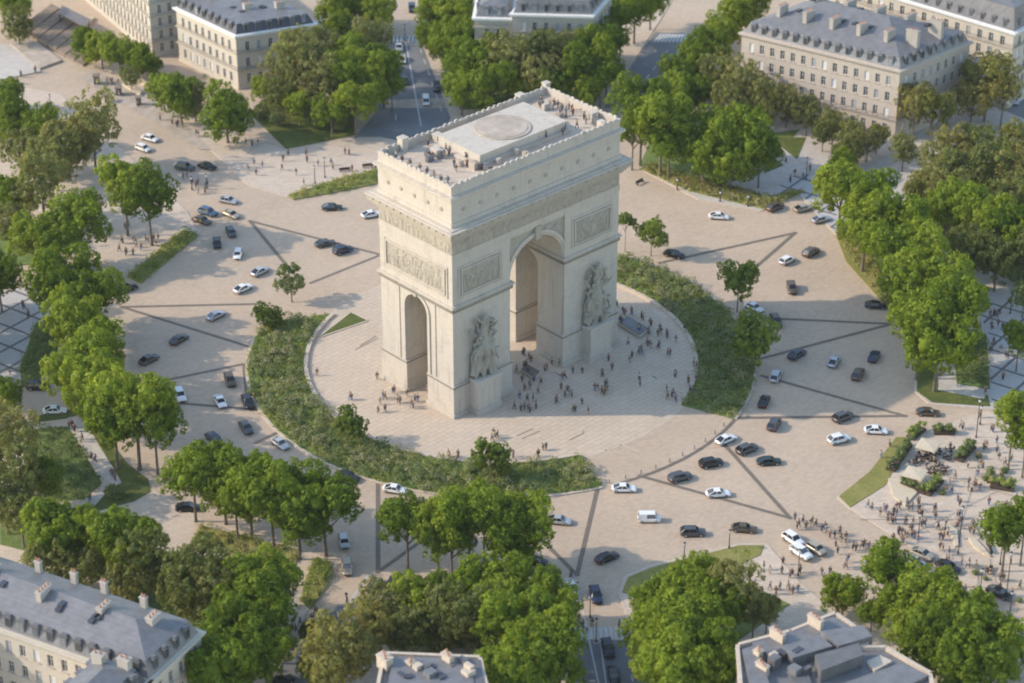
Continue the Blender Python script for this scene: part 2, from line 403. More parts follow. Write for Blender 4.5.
for xx, s in ((0, -1), (AW, 1)):
    b = MB(); mk = lambda p, t: (t, p[0], p[1])
    archivolt(b, SY, SR_+.04, SR_+.75, SSP, mk, xx+s*.02, xx+s*.25, 22, legs=7.12)
    archivolt(b, SY, SR_+1.35, SR_+1.75, SSP, mk, xx+s*.02, xx+s*.14, 2, legs=7.12) if False else None
    av = b.build('archivolt', 'arch_stone', arch)
    b = MB(); x0, x1 = sorted((xx-s*.1, xx+s*.5)); b.box(x0, x1, SY-.4, SY+.4, SSP+SR_-.1, 23.74)
    for q in (-1, 1):
        x0, x1 = sorted((xx+s*.02, xx+s*.16)); b.box(x0, x1, SY+q*5.35-.35, SY+q*5.35+.35, 7.12, 23.74) if q == 1 else b.box(x0, x1, SY+q*5.35-.35, SY+q*5.35+.35, 7.12, 23.74)
    b.build('keystone', 'arch_stone', av)

def relief(b, O, e1, out, w, h, count, depth, seed, mask=None, step=.22, mode='figures'):
    "a carved slab: a height field of crowded figures standing out of the ground"
    r = random.Random(seed); nu, nv = max(2, int(w/step)), max(2, int(h/step))
    us = np.linspace(0, w, nu+1); vs_ = np.linspace(0, h, nv+1); U, V = np.meshgrid(us, vs_); Hh = np.zeros_like(U)
    for k in range(count):
        cu = w*(k+.5+r.uniform(-.45, .45))/count
        hh = h*r.uniform(.55, .95) if mode == 'figures' else h*r.uniform(.4, .8)
        wd = r.uniform(.28, .55)*min(1.4, w/count); lean = r.uniform(-.35, .35); cv0 = h*r.uniform(0, .08)
        x = U-(cu+lean*(V-cv0)); t = (V-cv0)/hh
        body = np.clip(1-(x/wd)**2*(1.0+1.2*np.abs(t-.55)), 0, 1)*((t > 0) & (t < .82))
        head = np.clip(1-((U-(cu+lean*hh*.9))**2+(V-cv0-hh*.9)**2)/(hh*.085)**2, 0, 1)
        ang = r.uniform(-.9, 1.2); ax, ay = math.cos(ang), math.sin(ang)
        pu, pv = U-(cu+lean*hh*.65), V-(cv0+hh*.68); al = pu*ax+pv*ay; ac = -pu*ay+pv*ax
        arm = np.clip(1-(ac/.16)**2, 0, 1)*((al > 0) & (al < hh*.42))
        Hh = np.maximum(Hh, depth*r.uniform(.65, 1)*np.sqrt(body)); Hh = np.maximum(Hh, depth*np.sqrt(head)); Hh = np.maximum(Hh, .8*depth*np.sqrt(arm))
    rng = np.random.default_rng(seed); Hh += rng.uniform(0, .18*depth, Hh.shape)
    Hh[0, :] = Hh[-1, :] = 0; Hh[:, 0] = Hh[:, -1] = 0
    O = Vector(O); o0 = len(b.v)
    for j in range(nv+1):
        for i in range(nu+1):
            b.v.append(tuple(O+e1*us[i]+Vector((0, 0, vs_[j]))+out*float(Hh[j, i])))
    for j in range(nv):
        for i in range(nu):
            if mask and not mask((us[i]+us[i+1])/2, (vs_[j]+vs_[j+1])/2): continue
            a = o0+j*(nu+1)+i; b.face((a, a+1, a+nu+2, a+nu+1))
X1, Y1, Z1 = Vector((1, 0, 0)), Vector((0, 1, 0)), Vector((0, 0, 1))
def panel(O, e1, out, w, h, count, seed, dep=.34):
    b = MB(); relief(b, Vector(O)+out*.03, e1, out, w, h, int(count*1.9), dep, seed)
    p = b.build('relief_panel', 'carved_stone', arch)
    b = MB(); z0 = O[2]
    for (a0, a1, c0, c1, d) in ((-.9, w+.9, h+.55, h+.9, .2), (-.9, w+.9, -.9, -.55, .2), (-.9, -.55, -.55, h+.55, .2), (w+.55, w+.9, -.55, h+.55, .2),
                                (-.3, w+.3, h, h+.3, .34), (-.3, w+.3, -.3, 0, .34), (-.3, 0, 0, h, .34), (w, w+.3, 0, h, .34)):
        b.obox((O[0], O[1], 0), e1, out, a0, a1, -.15, d, z0+c0, z0+c1)
    b.build('frame', 'arch_stone', p)
panel((2.4, 0, 27.1), X1, -Y1, 9.6, 5.0, 9, 11); panel((32.6, 0, 27.1), X1, -Y1, 9.6, 5.0, 9, 12)
panel((2.4, AD, 27.1), X1, Y1, 9.6, 5.0, 9, 13); panel((32.6, AD, 27.1), X1, Y1, 9.6, 5.0, 9, 14)
panel((0, 2.2, 27.1), Y1, -X1, 17.0, 5.0, 20, 15, .15); panel((AW, 2.2, 27.1), Y1, X1, 17.0, 5.0, 16, 16)
for yy, s in ((rb, -1), (AD-rb, 1)):              # spandrel figures beside the great vault
    for x0 in (15.1, 22.9 if False else 23.2):
        b = MB(); w_ = 6.5
        relief(b, (x0, yy+s*.02, 25.1), X1, Y1*s, w_, 9.0, 3, .4, 31+int(x0)+s,
               mask=lambda u, v, x0=x0: (x0+u-BX)**2+(v+25.1-BSP)**2 > (BR_+1.2)**2)
        sp_ = b.build('spandrel_relief', 'carved_stone', arch)
    b = MB(); y0, y1 = sorted((yy+s*.01, yy+s*.35)); b.box(15.02, 29.78, y0, y1, 34.15, 34.68); b.build('spandrel_moulding', 'arch_stone', arch)

# entablature
b = MB(); ring_slab(b, .12, 34.7, 36.0); ring_slab(b, .0, 36.0, 38.9); b.box(.4, AW-.4, .4, AD-.4, 34.6, 41.6); b.build('architrave', 'arch_stone', arch)
fr = MB()
relief(fr, (0, -.02, 36.05), X1, -Y1, AW, 2.75, 60, .26, 51, step=.27); relief(fr, (0, AD+.02, 36.05), X1, Y1, AW, 2.75, 60, .16, 52, step=.27)
relief(fr, (-.02, 0, 36.05), Y1, -X1, AD, 2.75, 29, .16, 53, step=.27); relief(fr, (AW+.02, 0, 36.05), Y1, X1, AD, 2.75, 29, .16, 54, step=.27)
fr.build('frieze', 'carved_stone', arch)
b = MB(); b.cur = 1; ring_slab(b, .55, 38.9, 39.45); ring_slab(b, 1.0, 39.45, 39.8); ring_slab(b, 1.75, 40.3, 41.4); ring_slab(b, .35, 39.8, 40.3); b.cur = 0; ring_slab(b, 1.95, 41.4, 41.7); ring_slab(b, 1.2, 41.7, 41.95)
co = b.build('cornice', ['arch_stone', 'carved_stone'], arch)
b = MB(); b.box(-.26, .26, -1.0, -.35, 0, .5); brk = b.mesh('bracket', 'carved_stone')
b = MB(); b.sm = True; b.ball((0, 0, 0), .22, 8, 5, (1, .8, 1)); lion = b.mesh('lion_head', 'carved_stone')
def row(me, name, n, z, off, parent, dx=.4):
    for side, L in ((0, AW), (2, AW), (1, AD), (3, AD)):
        m = n[side % 2]
        for k in range(m):
            t = dx+(L-2*dx)*k/(m-1)
            P = {0: (t, -off, z), 2: (t, AD+off, z), 1: (AW+off, t, z), 3: (-off, t, z)}[side]
            o = link(name, me, parent, P); o.rotation_euler.z = side*math.pi/2
row(brk, 'bracket', (34, 16), 39.8, 0, co); row(lion, 'lion_head', (22, 11), 41.05, 1.8, co)
b = MB(); b.box(.02, AW-.02, .02, AD-.02, 41.6, 47.5); at_ = b.build('attic', 'arch_stone', arch)
b = MB(); ring_slab(b, .22, 41.95, 42.7); ring_slab(b, .10, 46.9, 47.5)
b.build('attic_moulding', 'arch_stone', at_)
def shield(c, out):
    b = MB(); c = Vector(c); b.tube(c, c+out*.13, .5, .42, 16); b.tube(c+out*.13, c+out*.2, .26, .15, 12); b.build('shield', 'carved_stone', arch)
for k in range(10):
    x = 1.0+(AW-2.0)*(k+.5)/10; shield((x, .0, 45.0), -Y1); shield((x, AD, 45.0), Y1)
for k in range(5):
    y = 1.0+(AD-2.0)*(k+.5)/5; shield((0, y, 45.0), -X1); shield((AW, y, 45.0), X1)
b = MB(); ring_slab(b, .35, 47.5, 47.85); ring_slab(b, .75, 47.85, 48.3); ring_slab(b, .45, 48.3, 48.45); b.build('attic_cornice', 'arch_stone', arch)
b = MB(); ring_slab(b, -.1, 48.45, 50.25, .55); ring_slab(b, .02, 50.25, 50.5, .65); par = b.build('parapet', 'arch_stone', arch)
b = MB(); n = 7
pts = [(-.4, 0), (.4, 0)]+[(.46*math.cos(math.pi*k/n), .12+.5*math.sin(math.pi*k/n)) for k in range(n+1)]
v = [(p[0], -.14, p[1]) for p in pts]+[(p[0], .14, p[1]) for p in pts]; m = len(pts)
b.add(v, [tuple(range(m)), tuple(range(2*m-1, m-1, -1))]+[(i, m+i, m+(i+1) % m, (i+1) % m) for i in range(m)])
row(b.mesh('palmette', 'arch_stone'), 'palmette', (30, 15), 50.5, -.26, par, 1.3)
rp_ = random.Random(9)
for c in par.children:
    c.scale = (rp_.uniform(.8, 1.7), 1, rp_.uniform(.25, .8))
b = MB(); b.box(.55, AW-.55, .55, AD-.55, 47.4, 49.1); b.build('roof_terrace', 'flags', arch)
b = MB(); b.box(11.2, 35.4, 4.4, 18.0, 49.0, 49.75); b.box(12.0, 34.6, 5.2, 17.2, 49.75, 51.3); b.box(11.8, 34.8, 5.0, 17.4, 51.3, 51.5); rp = b.build('roof_platform', 'arch_stone', arch)
b = MB(); b.prism([(23.4+5.6*math.cos(2*math.pi*k/40), 11.2+5.6*math.sin(2*math.pi*k/40)) for k in range(40)], 51.5, 51.72)
b.prism([(23.4+4.9*math.cos(2*math.pi*k/40), 11.2+4.9*math.sin(2*math.pi*k/40)) for k in range(40)], 51.72, 51.8); b.build('roof_disc', 'terrace_stone', rp)
for (u, v, sx, h) in ((403, 150, .75, 2.4), (437.5, 141, .7, 1.2), (592, 119, .7, 1.2), (546, 87, .6, .7), (520, 101, .7, 1.2)):
    p = at(u, v, 49.1); b = MB(); b.box(p.x-sx, p.x+sx, p.y-sx, p.y+sx, 49.0, 49.3+h); b.box(p.x-sx-.12, p.x+sx+.12, p.y-sx-.12, p.y+sx+.12, 49.3+h, 49.5+h); b.build('stair_turret', 'arch_stone', arch)

for k in range(26):                               # vents, benches and hatches about the deck
    q = random.Random(k); x, y = q.uniform(2, AW-2), q.choice((q.uniform(1.6, 4.4), q.uniform(17.8, 19.8))) if q.random() < .6 else q.uniform(2, AD-2)
    if 11 < x < 35.5 and 4.4 < y < 18: x = q.choice((q.uniform(2, 10.5), q.uniform(36, AW-2)))
    b = MB(); a_, c_ = q.uniform(.25, .8), q.uniform(.25, .8); b.box(x-a_, x+a_, y-c_, y+c_, 49.05, 49.5+q.uniform(.4, 1.3)); b.build('deck_box', q.choice(['arch_stone', 'terrace_stone', 'dark_zinc']), arch)
# sculpture groups on pedestals
def sculpture(cx, y0, out, seed, w=6.0):
    r = random.Random(seed)
    b = MB(); yb = y0+out*2.55; lo, hi = sorted((y0, yb))
    b.box(cx-w/2, cx+w/2, lo, hi, -.1, 7.1); lo2, hi2 = sorted((y0, yb+out*.25)); b.box(cx-w/2-.22, cx+w/2+.22, lo2, hi2, 7.1, 7.7)
    lo3, hi3 = sorted((y0, yb+out*.2)); b.box(cx-w/2-.2, cx+w/2+.2, lo3, hi3, -.05, 1.0)
    ped = b.build('pedestal', 'arch_stone', arch)
    b = MB(); cap = lambda p, q, a, c: (b.tube(p, q, a, c, 9), b.ball(p, a, 8, 5), b.ball(q, c, 8, 5))
    D = lambda x, d, z: (cx+x*1.12, y0+out*d*1.1, 7.7+(z-7.7)*1.17)
    def figure(x, d, z, h, lean, armL, armR, robe):
        hip = D(x+lean*.2, d, z+h*.48); neck = D(x+lean*.75, d+.1, z+h*.84)
        if robe: b.tube(D(x-.05, d, z), hip, h*.17, h*.115, 10); cap(D(x+.1, d+.3, z+.3), hip, h*.08, h*.1)
        else: cap(D(x-.28*h*.4, d, z), hip, h*.05, h*.085); cap(D(x+.30*h*.4, d+.25, z+.1), hip, h*.05, h*.085)
        cap(hip, neck, h*.11, h*.12); b.ball(D(x+lean*.85, d+.15, z+h*.95), h*.075, 9, 6)
        for (sx, a) in ((-1, armL), (1, armR)):
            el = D(x+lean*.7+sx*h*.20, d+.2, z+h*(.66+.18*a)); ha = D(x+lean*.7+sx*h*(.22+.1*abs(a)), d+.45, z+h*(.5+.5*a))
            cap(D(x+lean*.72+sx*h*.12, d+.1, z+h*.79), el, h*.045, h*.04); cap(el, ha, h*.04, h*.032)
        return neck
    figure(-1.5, 1.2, 7.7, 6.2, .3, .2, 1.0, False); figure(.1, 1.5, 7.7, 6.6, -.2, .9, .1, False); figure(1.6, 1.1, 7.7, 6.0, -.4, .3, -.2, True)
    figure(-.7, .7, 9.4, 6.0, .2, .7, .4, True); figure(1.0, .6, 9.8, 5.8, .1, -.2, .8, True); figure(-2.1, .6, 8.2, 5.2, .4, .1, .2, True); figure(2.2, .6, 7.9, 5.0, -.3, .2, .6, False)
    figure(-.2, 1.0, 12.8, 6.6, .5, 1.0, .5, True)
    for k in range(70):
        x = r.uniform(-2.5, 2.5); z = r.uniform(7.9, 17.6); d0 = r.uniform(.35, 1.7)*(1-.02*z); a_ = r.gauss(.2, .7); l_ = r.uniform(.5, 1.5)
        cap(D(x, d0, z), D(x+l_*math.sin(a_), d0+r.uniform(-.2, .3), z+l_*math.cos(a_)), r.uniform(.16, .34), r.uniform(.10, .22))
    for k in range(9): x = r.uniform(-2.2, 2.2); b.ball(D(x, r.uniform(.9, 1.7), r.uniform(10.5, 17.5)), r.uniform(.36, .46), 9, 6)
    so = b.build('sculpture_group', 'sculpture_stone', None)
    rm = so.modifiers.new('weld', 'REMESH'); rm.mode = 'VOXEL'; rm.voxel_size = .12
    dg = bpy.context.evaluated_depsgraph_get(); me = bpy.data.meshes.new_from_object(so.evaluated_get(dg)); me.name = 'sculpture_group'
    bpy.data.objects.remove(so); me.materials.clear(); me.materials.append(MATS['sculpture_stone']); link('sculpture_group', me, ped)
sculpture(7.0, -.2, -1, 3); sculpture(37.8, -.2, -1, 4); sculpture(7.0, AD+.2, 1, 5); sculpture(37.8, AD+.2, 1, 6)
b = MB(); b.box(15.0, 29.8, -3, AD+3, -.3, .02); b.build('threshold', 'flags', arch)
# ------------------------------------------------------------------ the setting on the ground
AC = (22.4, 10.7)
def ring(r0, r1, a0, a1, n=72):
    P = lambda r, a: (AC[0]+r*math.cos(R_(a)), AC[1]+r*math.sin(R_(a)))
    A = [a0+(a1-a0)*k/n for k in range(n+1)]
    return [P(r1, a) for a in A], [P(r0, a) for a in A]
def struct(name, b, mat): return b.build(name, mat, None, kind='structure')
hz = MB(); hz.box(-700, 700, -700, 700, -1.2, 275); hz.build('haze', 'haze_air', None, kind='stuff')
b = MB(); S = 690
b.quad((-S, -S, 0), (S, -S, 0), (S, S, 0), (-S, S, 0)); struct('ground', b, 'setts')
def flat(name, pts, mat, lv): b = MB(); b.sheet(poly(pts), .004*lv); return struct(name, b, mat)
LIFT = 0.0
def slab(name, pts, mat, h=.12, kerb=True):
    "raised surface with a stone kerb"
    global LIFT
    LIFT += .0016; h += LIFT
    P = poly(pts); b = MB(); n = len(P); b.prism(P, -.05, h); o = struct(name, b, mat)
    if kerb:
        k = MB()
        A = sum(P[i][0]*P[(i+1) % n][1]-P[(i+1) % n][0]*P[i][1] for i in range(n)); s = 1 if A > 0 else -1
        for i in range(n):
            p, q = Vector((*P[i], 0)), Vector((*P[(i+1) % n], 0)); d = (q-p)
            if d.length < .3: continue
            d.normalize(); nn = Vector((d.y, -d.x, 0))*s
            k.obox(p, d, nn, 0, (q-p).length, 0, .32, -.05, h+.02+.001*(i % 3))
        struct('kerb', k, 'kerb_stone')
    return o
# the round plaza under the arch and its kerb
b = MB(); b.sheet(ring(0, 40.9, 0, 360, 96)[0][:-1], .012); struct('plaza', b, 'plaza_slabs')
def annulus(b, r0, r1, a0, a1, z0, z1, n=90):
    o, i = ring(r0, r1, a0, a1, n)
    for k in range(n):
        v = [(*i[k], z0), (*o[k], z0), (*o[k+1], z0), (*i[k+1], z0), (*i[k], z1), (*o[k], z1), (*o[k+1], z1), (*i[k+1], z1)]
        b.add(v, [(4, 5, 6, 7), (0, 4, 7, 3), (1, 2, 6, 5)]+([(0, 1, 5, 4)] if k == 0 else [])+([(2, 3, 7, 6)] if k == n-1 else []))
A_L, A_R = (110, 249), (-70, 17)                 # where the two planted crescents run
for (a0, a1) in (A_L, A_R):
    b = MB(); annulus(b, 39.5, 40.3, a0, a1, -.05, .5); struct('kerb', b, 'kerb_stone')
    b = MB(); annulus(b, 51.6, 52.2, a0+(9 if a0 == 110 else 0), a1, -.05, .25); struct('kerb', b, 'kerb_stone')
b = MB(); annulus(b, 40.35, 40.75, A_L[1]-360, A_R[0], .0, .02); struct('paving_band', b, 'flags')
# pale lines let into the plaza slabs
b = MB()
for (p, q) in (((560, 330), (690, 395)), ((500, 402), (640, 452)), ((420, 452), (560, 400)), ((575, 425), (612, 455)), ((555, 372), (640, 430))):
    P, Q = at(*p), at(*q); d = (Q-P); L = d.length; d.normalize(); nn = Vector((-d.y, d.x, 0)); b.quad(*[tuple(P+d*a+nn*c+Vector((0, 0, .02))) for a, c in ((0, -.12), (L, -.12), (L, .12), (0, .12))])
struct('paving_lines', b, 'kerb_stone')
b = MB()
for (p, q) in (((355, 350), (378, 338)), ((360, 346), (376, 336)), ((517, 436), (533, 429)), ((522, 439), (540, 431)), ((570, 440), (584, 433))):
    P, Q = at(*p), at(*q); d = (Q-P); L = d.length; d.normalize(); nn = Vector((-d.y, d.x, 0)); b.quad(*[tuple(P+d*a+nn*c+Vector((0, 0, .024))) for a, c in ((0, -.14), (L, -.14), (L, .14), (0, .14))])
struct('drain_channels', b, 'dark_setts')
flat('paving_plate', [(635, 385), (655, 375), (658, 378), (638, 387)], 'canvas', 5)
flat('paving_plate', [(652, 310), (660, 309), (674, 317), (664, 321)], 'flags', 5)
slab('grass_triangle', [(320, 337), (351, 313), (367, 321)], 'lawn_grass', .15)
# dark setts let into the roadway: the twelve-pointed star
def band(b, p, q, w, z):
    P, Q = at(*p), at(*q); d = (Q-P); L = d.length; d.normalize(); nn = Vector((-d.y, d.x, 0))
    b.quad(*[tuple(P+d*a+nn*c+Vector((0, 0, z))) for a, c in ((-w/2, -w/2), (L+w/2, -w/2), (L+w/2, w/2), (-w/2, w/2))])
b = MB()
star = [((250, 221), (378, 254)), ((250, 221), (292, 272)), ((378, 256), (311, 283)), ((122, 307), (258, 304)), ((122, 307), (250, 347)), ((158, 382), (244, 364)), ((244, 364), (247, 394)),
        ((165, 402), (260, 410)), ((378, 482), (378, 572)), ((378, 572), (420, 542)), ((598, 487), (577, 575)), ((577, 575), (540, 538)), ((640, 476), (790, 518)), ((724, 444), (790, 518)),
        ((737, 418), (905, 416)), ((762, 376), (905, 416)), ((892, 324), (762, 318)), ((892, 324), (756, 360)), ((795, 233), (660, 263)), ((795, 233), (748, 274)), ((283, 430), (256, 443))]
for k, (p, q) in enumerate(star): band(b, p, q, .85, .006+.0022*k)
for k in range(24):
    a0, a1 = -108+38*k/24, -108+38*(k+1)/24
    o, i = ring(51.5, 52.2, a0, a1, 1); b.quad((*i[0], .062), (*o[0], .062), (*o[1], .062), (*i[1], .062))
struct('star_bands', b, 'dark_setts')
# pavements
slab('pavement', [(-40, 96), (-20, 150), (60, 240), (108, 262), (127, 276), (184, 229), (198, 235), (186, 212), (120, 150), (75, 110), (60, 95), (20, 88)], 'flags')
slab('pavement', [(125, 84), (160, 112), (212, 150), (250, 186), (288, 197), (340, 178), (378, 168), (440, 150), (380, 138), (352, 138), (288, 152), (236, 134), (165, 100), (170, 90), (120, 62), (90, 76)], 'flags')
flat('paving_patch', [(76, 77), (92, 70), (150, 92), (212, 150), (200, 150)], 'terrace_stone', 40)
slab('pavement', [(-60, 300), (30, 288), (58, 300), (60, 330), (18, 388), (-60, 388)], 'lattice_paving')
slab('pavement', [(10, 425), (34, 420), (76, 418), (128, 470), (150, 490), (205, 523), (300, 549), (330, 562), (329, 583), (305, 612), (262, 700), (100, 640), (0, 560), (-60, 500)], 'flags', .1)
slab('pavement', [(639, 168), (700, 200), (760, 211), (800, 194), (838, 236), (895, 310), (916, 356), (916, 392), (930, 404), (985, 409), (1100, 420), (1150, 250), (1024, 120), (880, 60), (780, 90), (720, 120), (690, 120), (655, 150)], 'garden_path')
slab('pavement', [(838, 498), (850, 508), (902, 540), (962, 580), (1060, 620), (1100, 500), (1060, 424), (985, 412), (908, 438), (895, 468)], 'flags', .1)
slab('pavement', [(620, 594), (626, 577), (650, 567), (740, 545), (766, 545), (800, 585), (830, 610), (900, 650), (960, 720), (700, 760), (660, 700)], 'flags', .1)
slab('pavement', [(400, 585), (530, 580), (552, 600), (566, 700), (570, 760), (300, 740), (318, 680), (350, 620), (372, 604)], 'flags', .1)
slab('pavement', [(440, 150), (452, 118), (420, 35), (415, -40), (690, -40), (668, 6), (640, 50), (602, 105), (560, 160)], 'flags', .1)
flat('lattice_walk', [(905, 228), (930, 240), (1005, 298), (1060, 320), (1060, 418), (992, 408), (988, 330), (950, 275), (900, 240)], 'lattice_paving', 38)
flat('lattice_walk', [(752, 205), (800, 172), (838, 186), (836, 234), (800, 194)], 'lattice_paving', 38)
# lines on the lower-right pavement, 3 mm proud
b = MB(); z = .17
for (p, q) in (((902, 540), (1040, 470)), ((935, 515), (1030, 560)), ((950, 566), (985, 440)), ((895, 505), (1000, 590)), ((990, 560), (1010, 640)), ((860, 520), (1020, 520)), ((925, 470), (1024, 500)), ((978, 565), (978, 610)), ((930, 585), (1024, 590))):
    band(b, p, q, .22, z); z += .0024
struct('paving_lines', b, 'terrace_stone')
# avenues
def avenue(name, pts): return flat(name, pts, 'asphalt', 2)
avenue('avenue_road', [(392, 36), (420, 37), (452, 116), (440, 146), (352, 140), (376, 112)])
avenue('avenue_road', [(690, 34), (655, 32), (626, 74), (604, 108), (640, 108)])
avenue('avenue_road', [(574, 640), (642, 640), (660, 740), (568, 740)])
avenue('avenue_road', [(338, 606), (371, 608), (300, 720), (230, 720)])
avenue('avenue_road', [(1040, 60), (985, 80), (890, 140), (900, 160), (935, 190), (1060, 150)])
def stripes(pts_a, pts_b, n, w, lv, mat='road_paint'):
    b = MB(); z = .004*lv
    for k in range(n):
        t = (k+.5)/n; P = Vector(at(*pts_a[0])).lerp(at(*pts_a[1]), t); Q = Vector(at(*pts_b[0])).lerp(at(*pts_b[1]), t); d = Q-P; L = d.length; d.normalize(); nn = Vector((-d.y, d.x, 0))
        b.quad(*[tuple(P+d*a+nn*c+Vector((0, 0, z))) for a, c in ((0, -w), (L, -w), (L, w), (0, w))])
    struct('road_markings', b, mat)
def line(p, q, w, lv=5):
    b = MB(); P, Q = at(*p), at(*q); d = Q-P; L = d.length; d.normalize(); nn = Vector((-d.y, d.x, 0)); z = .004*lv
    b.quad(*[tuple(P+d*a+nn*c+Vector((0, 0, z))) for a, c in ((0, -w), (L, -w), (L, w), (0, w))]); struct('road_markings', b, 'road_paint')
def dashes(p, q, n, w, lv=5):
    b = MB(); P, Q = at(*p), at(*q); d = Q-P; L = d.length; d.normalize(); nn = Vector((-d.y, d.x, 0)); z = .004*lv
    for k in range(n):
        a0, a1 = L*k/n, L*(k+.45)/n; b.quad(*[tuple(P+d*a+nn*c+Vector((0, 0, z))) for a, c in ((a0, -w), (a1, -w), (a1, w), (a0, w))])
    struct('road_markings', b, 'road_paint')
line((405, 38), (421, 126), .16); dashes((394, 50), (396, 128), 6, .12); dashes((420, 48), (444, 118), 6, .12)
stripes(((388, 42), (418, 42)), ((388, 36), (419, 36)), 8, .3, 5)
stripes(((652, 42), (686, 42)), ((660, 34), (688, 34)), 9, .3, 5)
flat('paving_band', [(385, 108), (384, 100), (450, 98), (452, 108)], 'terrace_stone', 4)
line((576, 580), (600, 690), .13); line((600, 640), (607, 690), .12); dashes((625, 630), (634, 690), 4, .14); dashes((560, 600), (566, 690), 5, .14)
stripes(((568, 639), (640, 639)), ((568, 628), (638, 626)), 14, .3, 5)
dashes((380, 577), (352, 612), 4, .14); dashes((300, 650), (290, 690), 3, .14); line((368, 575), (350, 602), .2)
dashes((668, 50), (630, 100), 6, .14)
# grass
def lawn(name, pts, mat='lawn_grass', h=.18, kerb=False): return slab(name, pts, mat, h, kerb)
lawn('lawn', [(250, 114), (286, 149), (356, 135), (353, 112), (300, 96), (262, 100)])
lawn('lawn', [(36, 323), (56, 324), (58, 352), (52, 372), (22, 388), (20, 368)], 'meadow_soil')
lawn('lawn', [(34, 430), (68, 427), (102, 484), (84, 500), (44, 502), (24, 470)], 'meadow_soil')
lawn('lawn', [(82, 417), (100, 430), (127, 464), (148, 480), (151, 492), (134, 502), (88, 514), (106, 494), (122, 483)])
lawn('lawn', [(30, 418), (72, 410), (80, 414), (66, 419), (36, 423)])
lawn('border', [(127, 277), (184, 230), (198, 236), (141, 284)], 'rough_grass', .3)
lawn('border', [(288, 196), (330, 183), (376, 170), (378, 184), (330, 194), (294, 200)], 'rough_grass', .3)
lawn('lawn', [(639, 169), (652, 166), (700, 180), (768, 198), (790, 190), (806, 192), (764, 210), (690, 192)], 'rough_grass')
lawn('lawn', [(764, 138), (806, 138), (797, 160), (764, 174)])
lawn('lawn', [(832, 157), (850, 157), (842, 180), (822, 180)])
lawn('lawn', [(836, 236), (852, 236), (895, 286), (896, 312), (880, 300), (846, 262)], 'dry_grass')
lawn('lawn', [(917, 356), (935, 345), (938, 390), (988, 396), (990, 407), (932, 403), (917, 392)], 'lawn_grass')
lawn('lawn', [(955, 340), (986, 334), (990, 390), (956, 384)], 'meadow_soil')
lawn('lawn', [(839, 497), (850, 508), (885, 486), (905, 448), (905, 438), (896, 438), (870, 472)], 'dry_grass')
lawn('lawn', [(622, 593), (628, 578), (652, 568), (740, 546), (764, 546), (760, 556), (700, 580), (660, 600)], 'dry_grass')
lawn('lawn', [(300, 601), (313, 561), (331, 563), (330, 582), (310, 610)], 'rough_grass', .3)
lawn('lawn', [(200, 526), (262, 541), (300, 551), (296, 566), (250, 560), (190, 548)], 'rough_grass')
lawn('lawn', [(905, 236), (930, 226), (1024, 290), (1060, 200), (960, 150), (920, 200)], 'meadow_soil')
lawn('lawn', [(640, 165), (660, 120), (720, 110), (760, 135), (800, 130), (760, 175), (720, 185)], 'meadow_soil', .15)
lawn('lawn', [(-60, 235), (0, 230), (60, 240), (54, 262), (0, 268)], 'meadow_soil', .15)
lawn('lawn', [(0, 512), (40, 520), (180, 555), (290, 565), (290, 600), (250, 690), (200, 640), (60, 560), (0, 545)], 'meadow_soil', .15)
lawn('lawn', [(380, 600), (540, 595), (556, 650), (560, 720), (500, 720), (490, 650), (380, 645), (340, 680), (320, 690)], 'meadow_soil', .15)
lawn('lawn', [(640, 598), (730, 575), (790, 605), (740, 640), (740, 720), (680, 720), (650, 640)], 'meadow_soil', .15)
lawn('lawn', [(460, 50), (600, 60), (616, 70), (590, 110), (460, 110), (440, 60)], 'meadow_soil', .15)
flat('path', [(68, 421), (80, 420), (124, 484), (112, 487), (100, 474)], 'garden_path', 38)
flat('path', [(84, 505), (104, 490), (110, 494), (90, 512)], 'garden_path', 39)
flat('path', [(940, 366), (955, 364), (957, 388), (985, 396), (984, 400), (938, 391)], 'garden_path', 60)
flat('path', [(660, 172), (700, 182), (770, 198), (762, 203), (690, 188)], 'garden_path', 62)
flat('path', [(752, 142), (766, 136), (812, 172), (800, 178)], 'garden_path', 61)
# terraces and steps at the upper left
b = MB()
for k in range(7):
    P = poly([(20+k*9, 34+k*4.6), (52+k*8, 10+k*5.5), (60+k*8, 14+k*5.5), (29+k*9, 39+k*4.6)]); b.prism(P, -.1, .3+.22*(7-k))
struct('steps', b, 'brown_stone')
slab('terrace', [(10, 45), (30, 38), (62, 62), (40, 70)], 'terrace_stone', .5, False)
slab('terrace', [(-60, 40), (10, 46), (40, 72), (0, 80), (-60, 84)], 'garden_path', .25)
for pts in ([(122, 86), (140, 97), (142, 94), (125, 83)], [(136, 82), (152, 91), (153, 88), (138, 79)], [(66, 48), (92, 18), (94, 20), (69, 51)]):
    b = MB(); b.prism(poly(pts), -.05, .75); o = b.build('low_wall', 'canvas', None, category='wall', group='low stone walls by the terrace')
    o['label'] = {122: 'long pale stone bench wall nearer the ring road at upper left', 136: 'pale stone bench wall set behind another, close to the cream hotel', 66: 'low stone wall beside the brown steps at upper left'}[pts[0][0]]
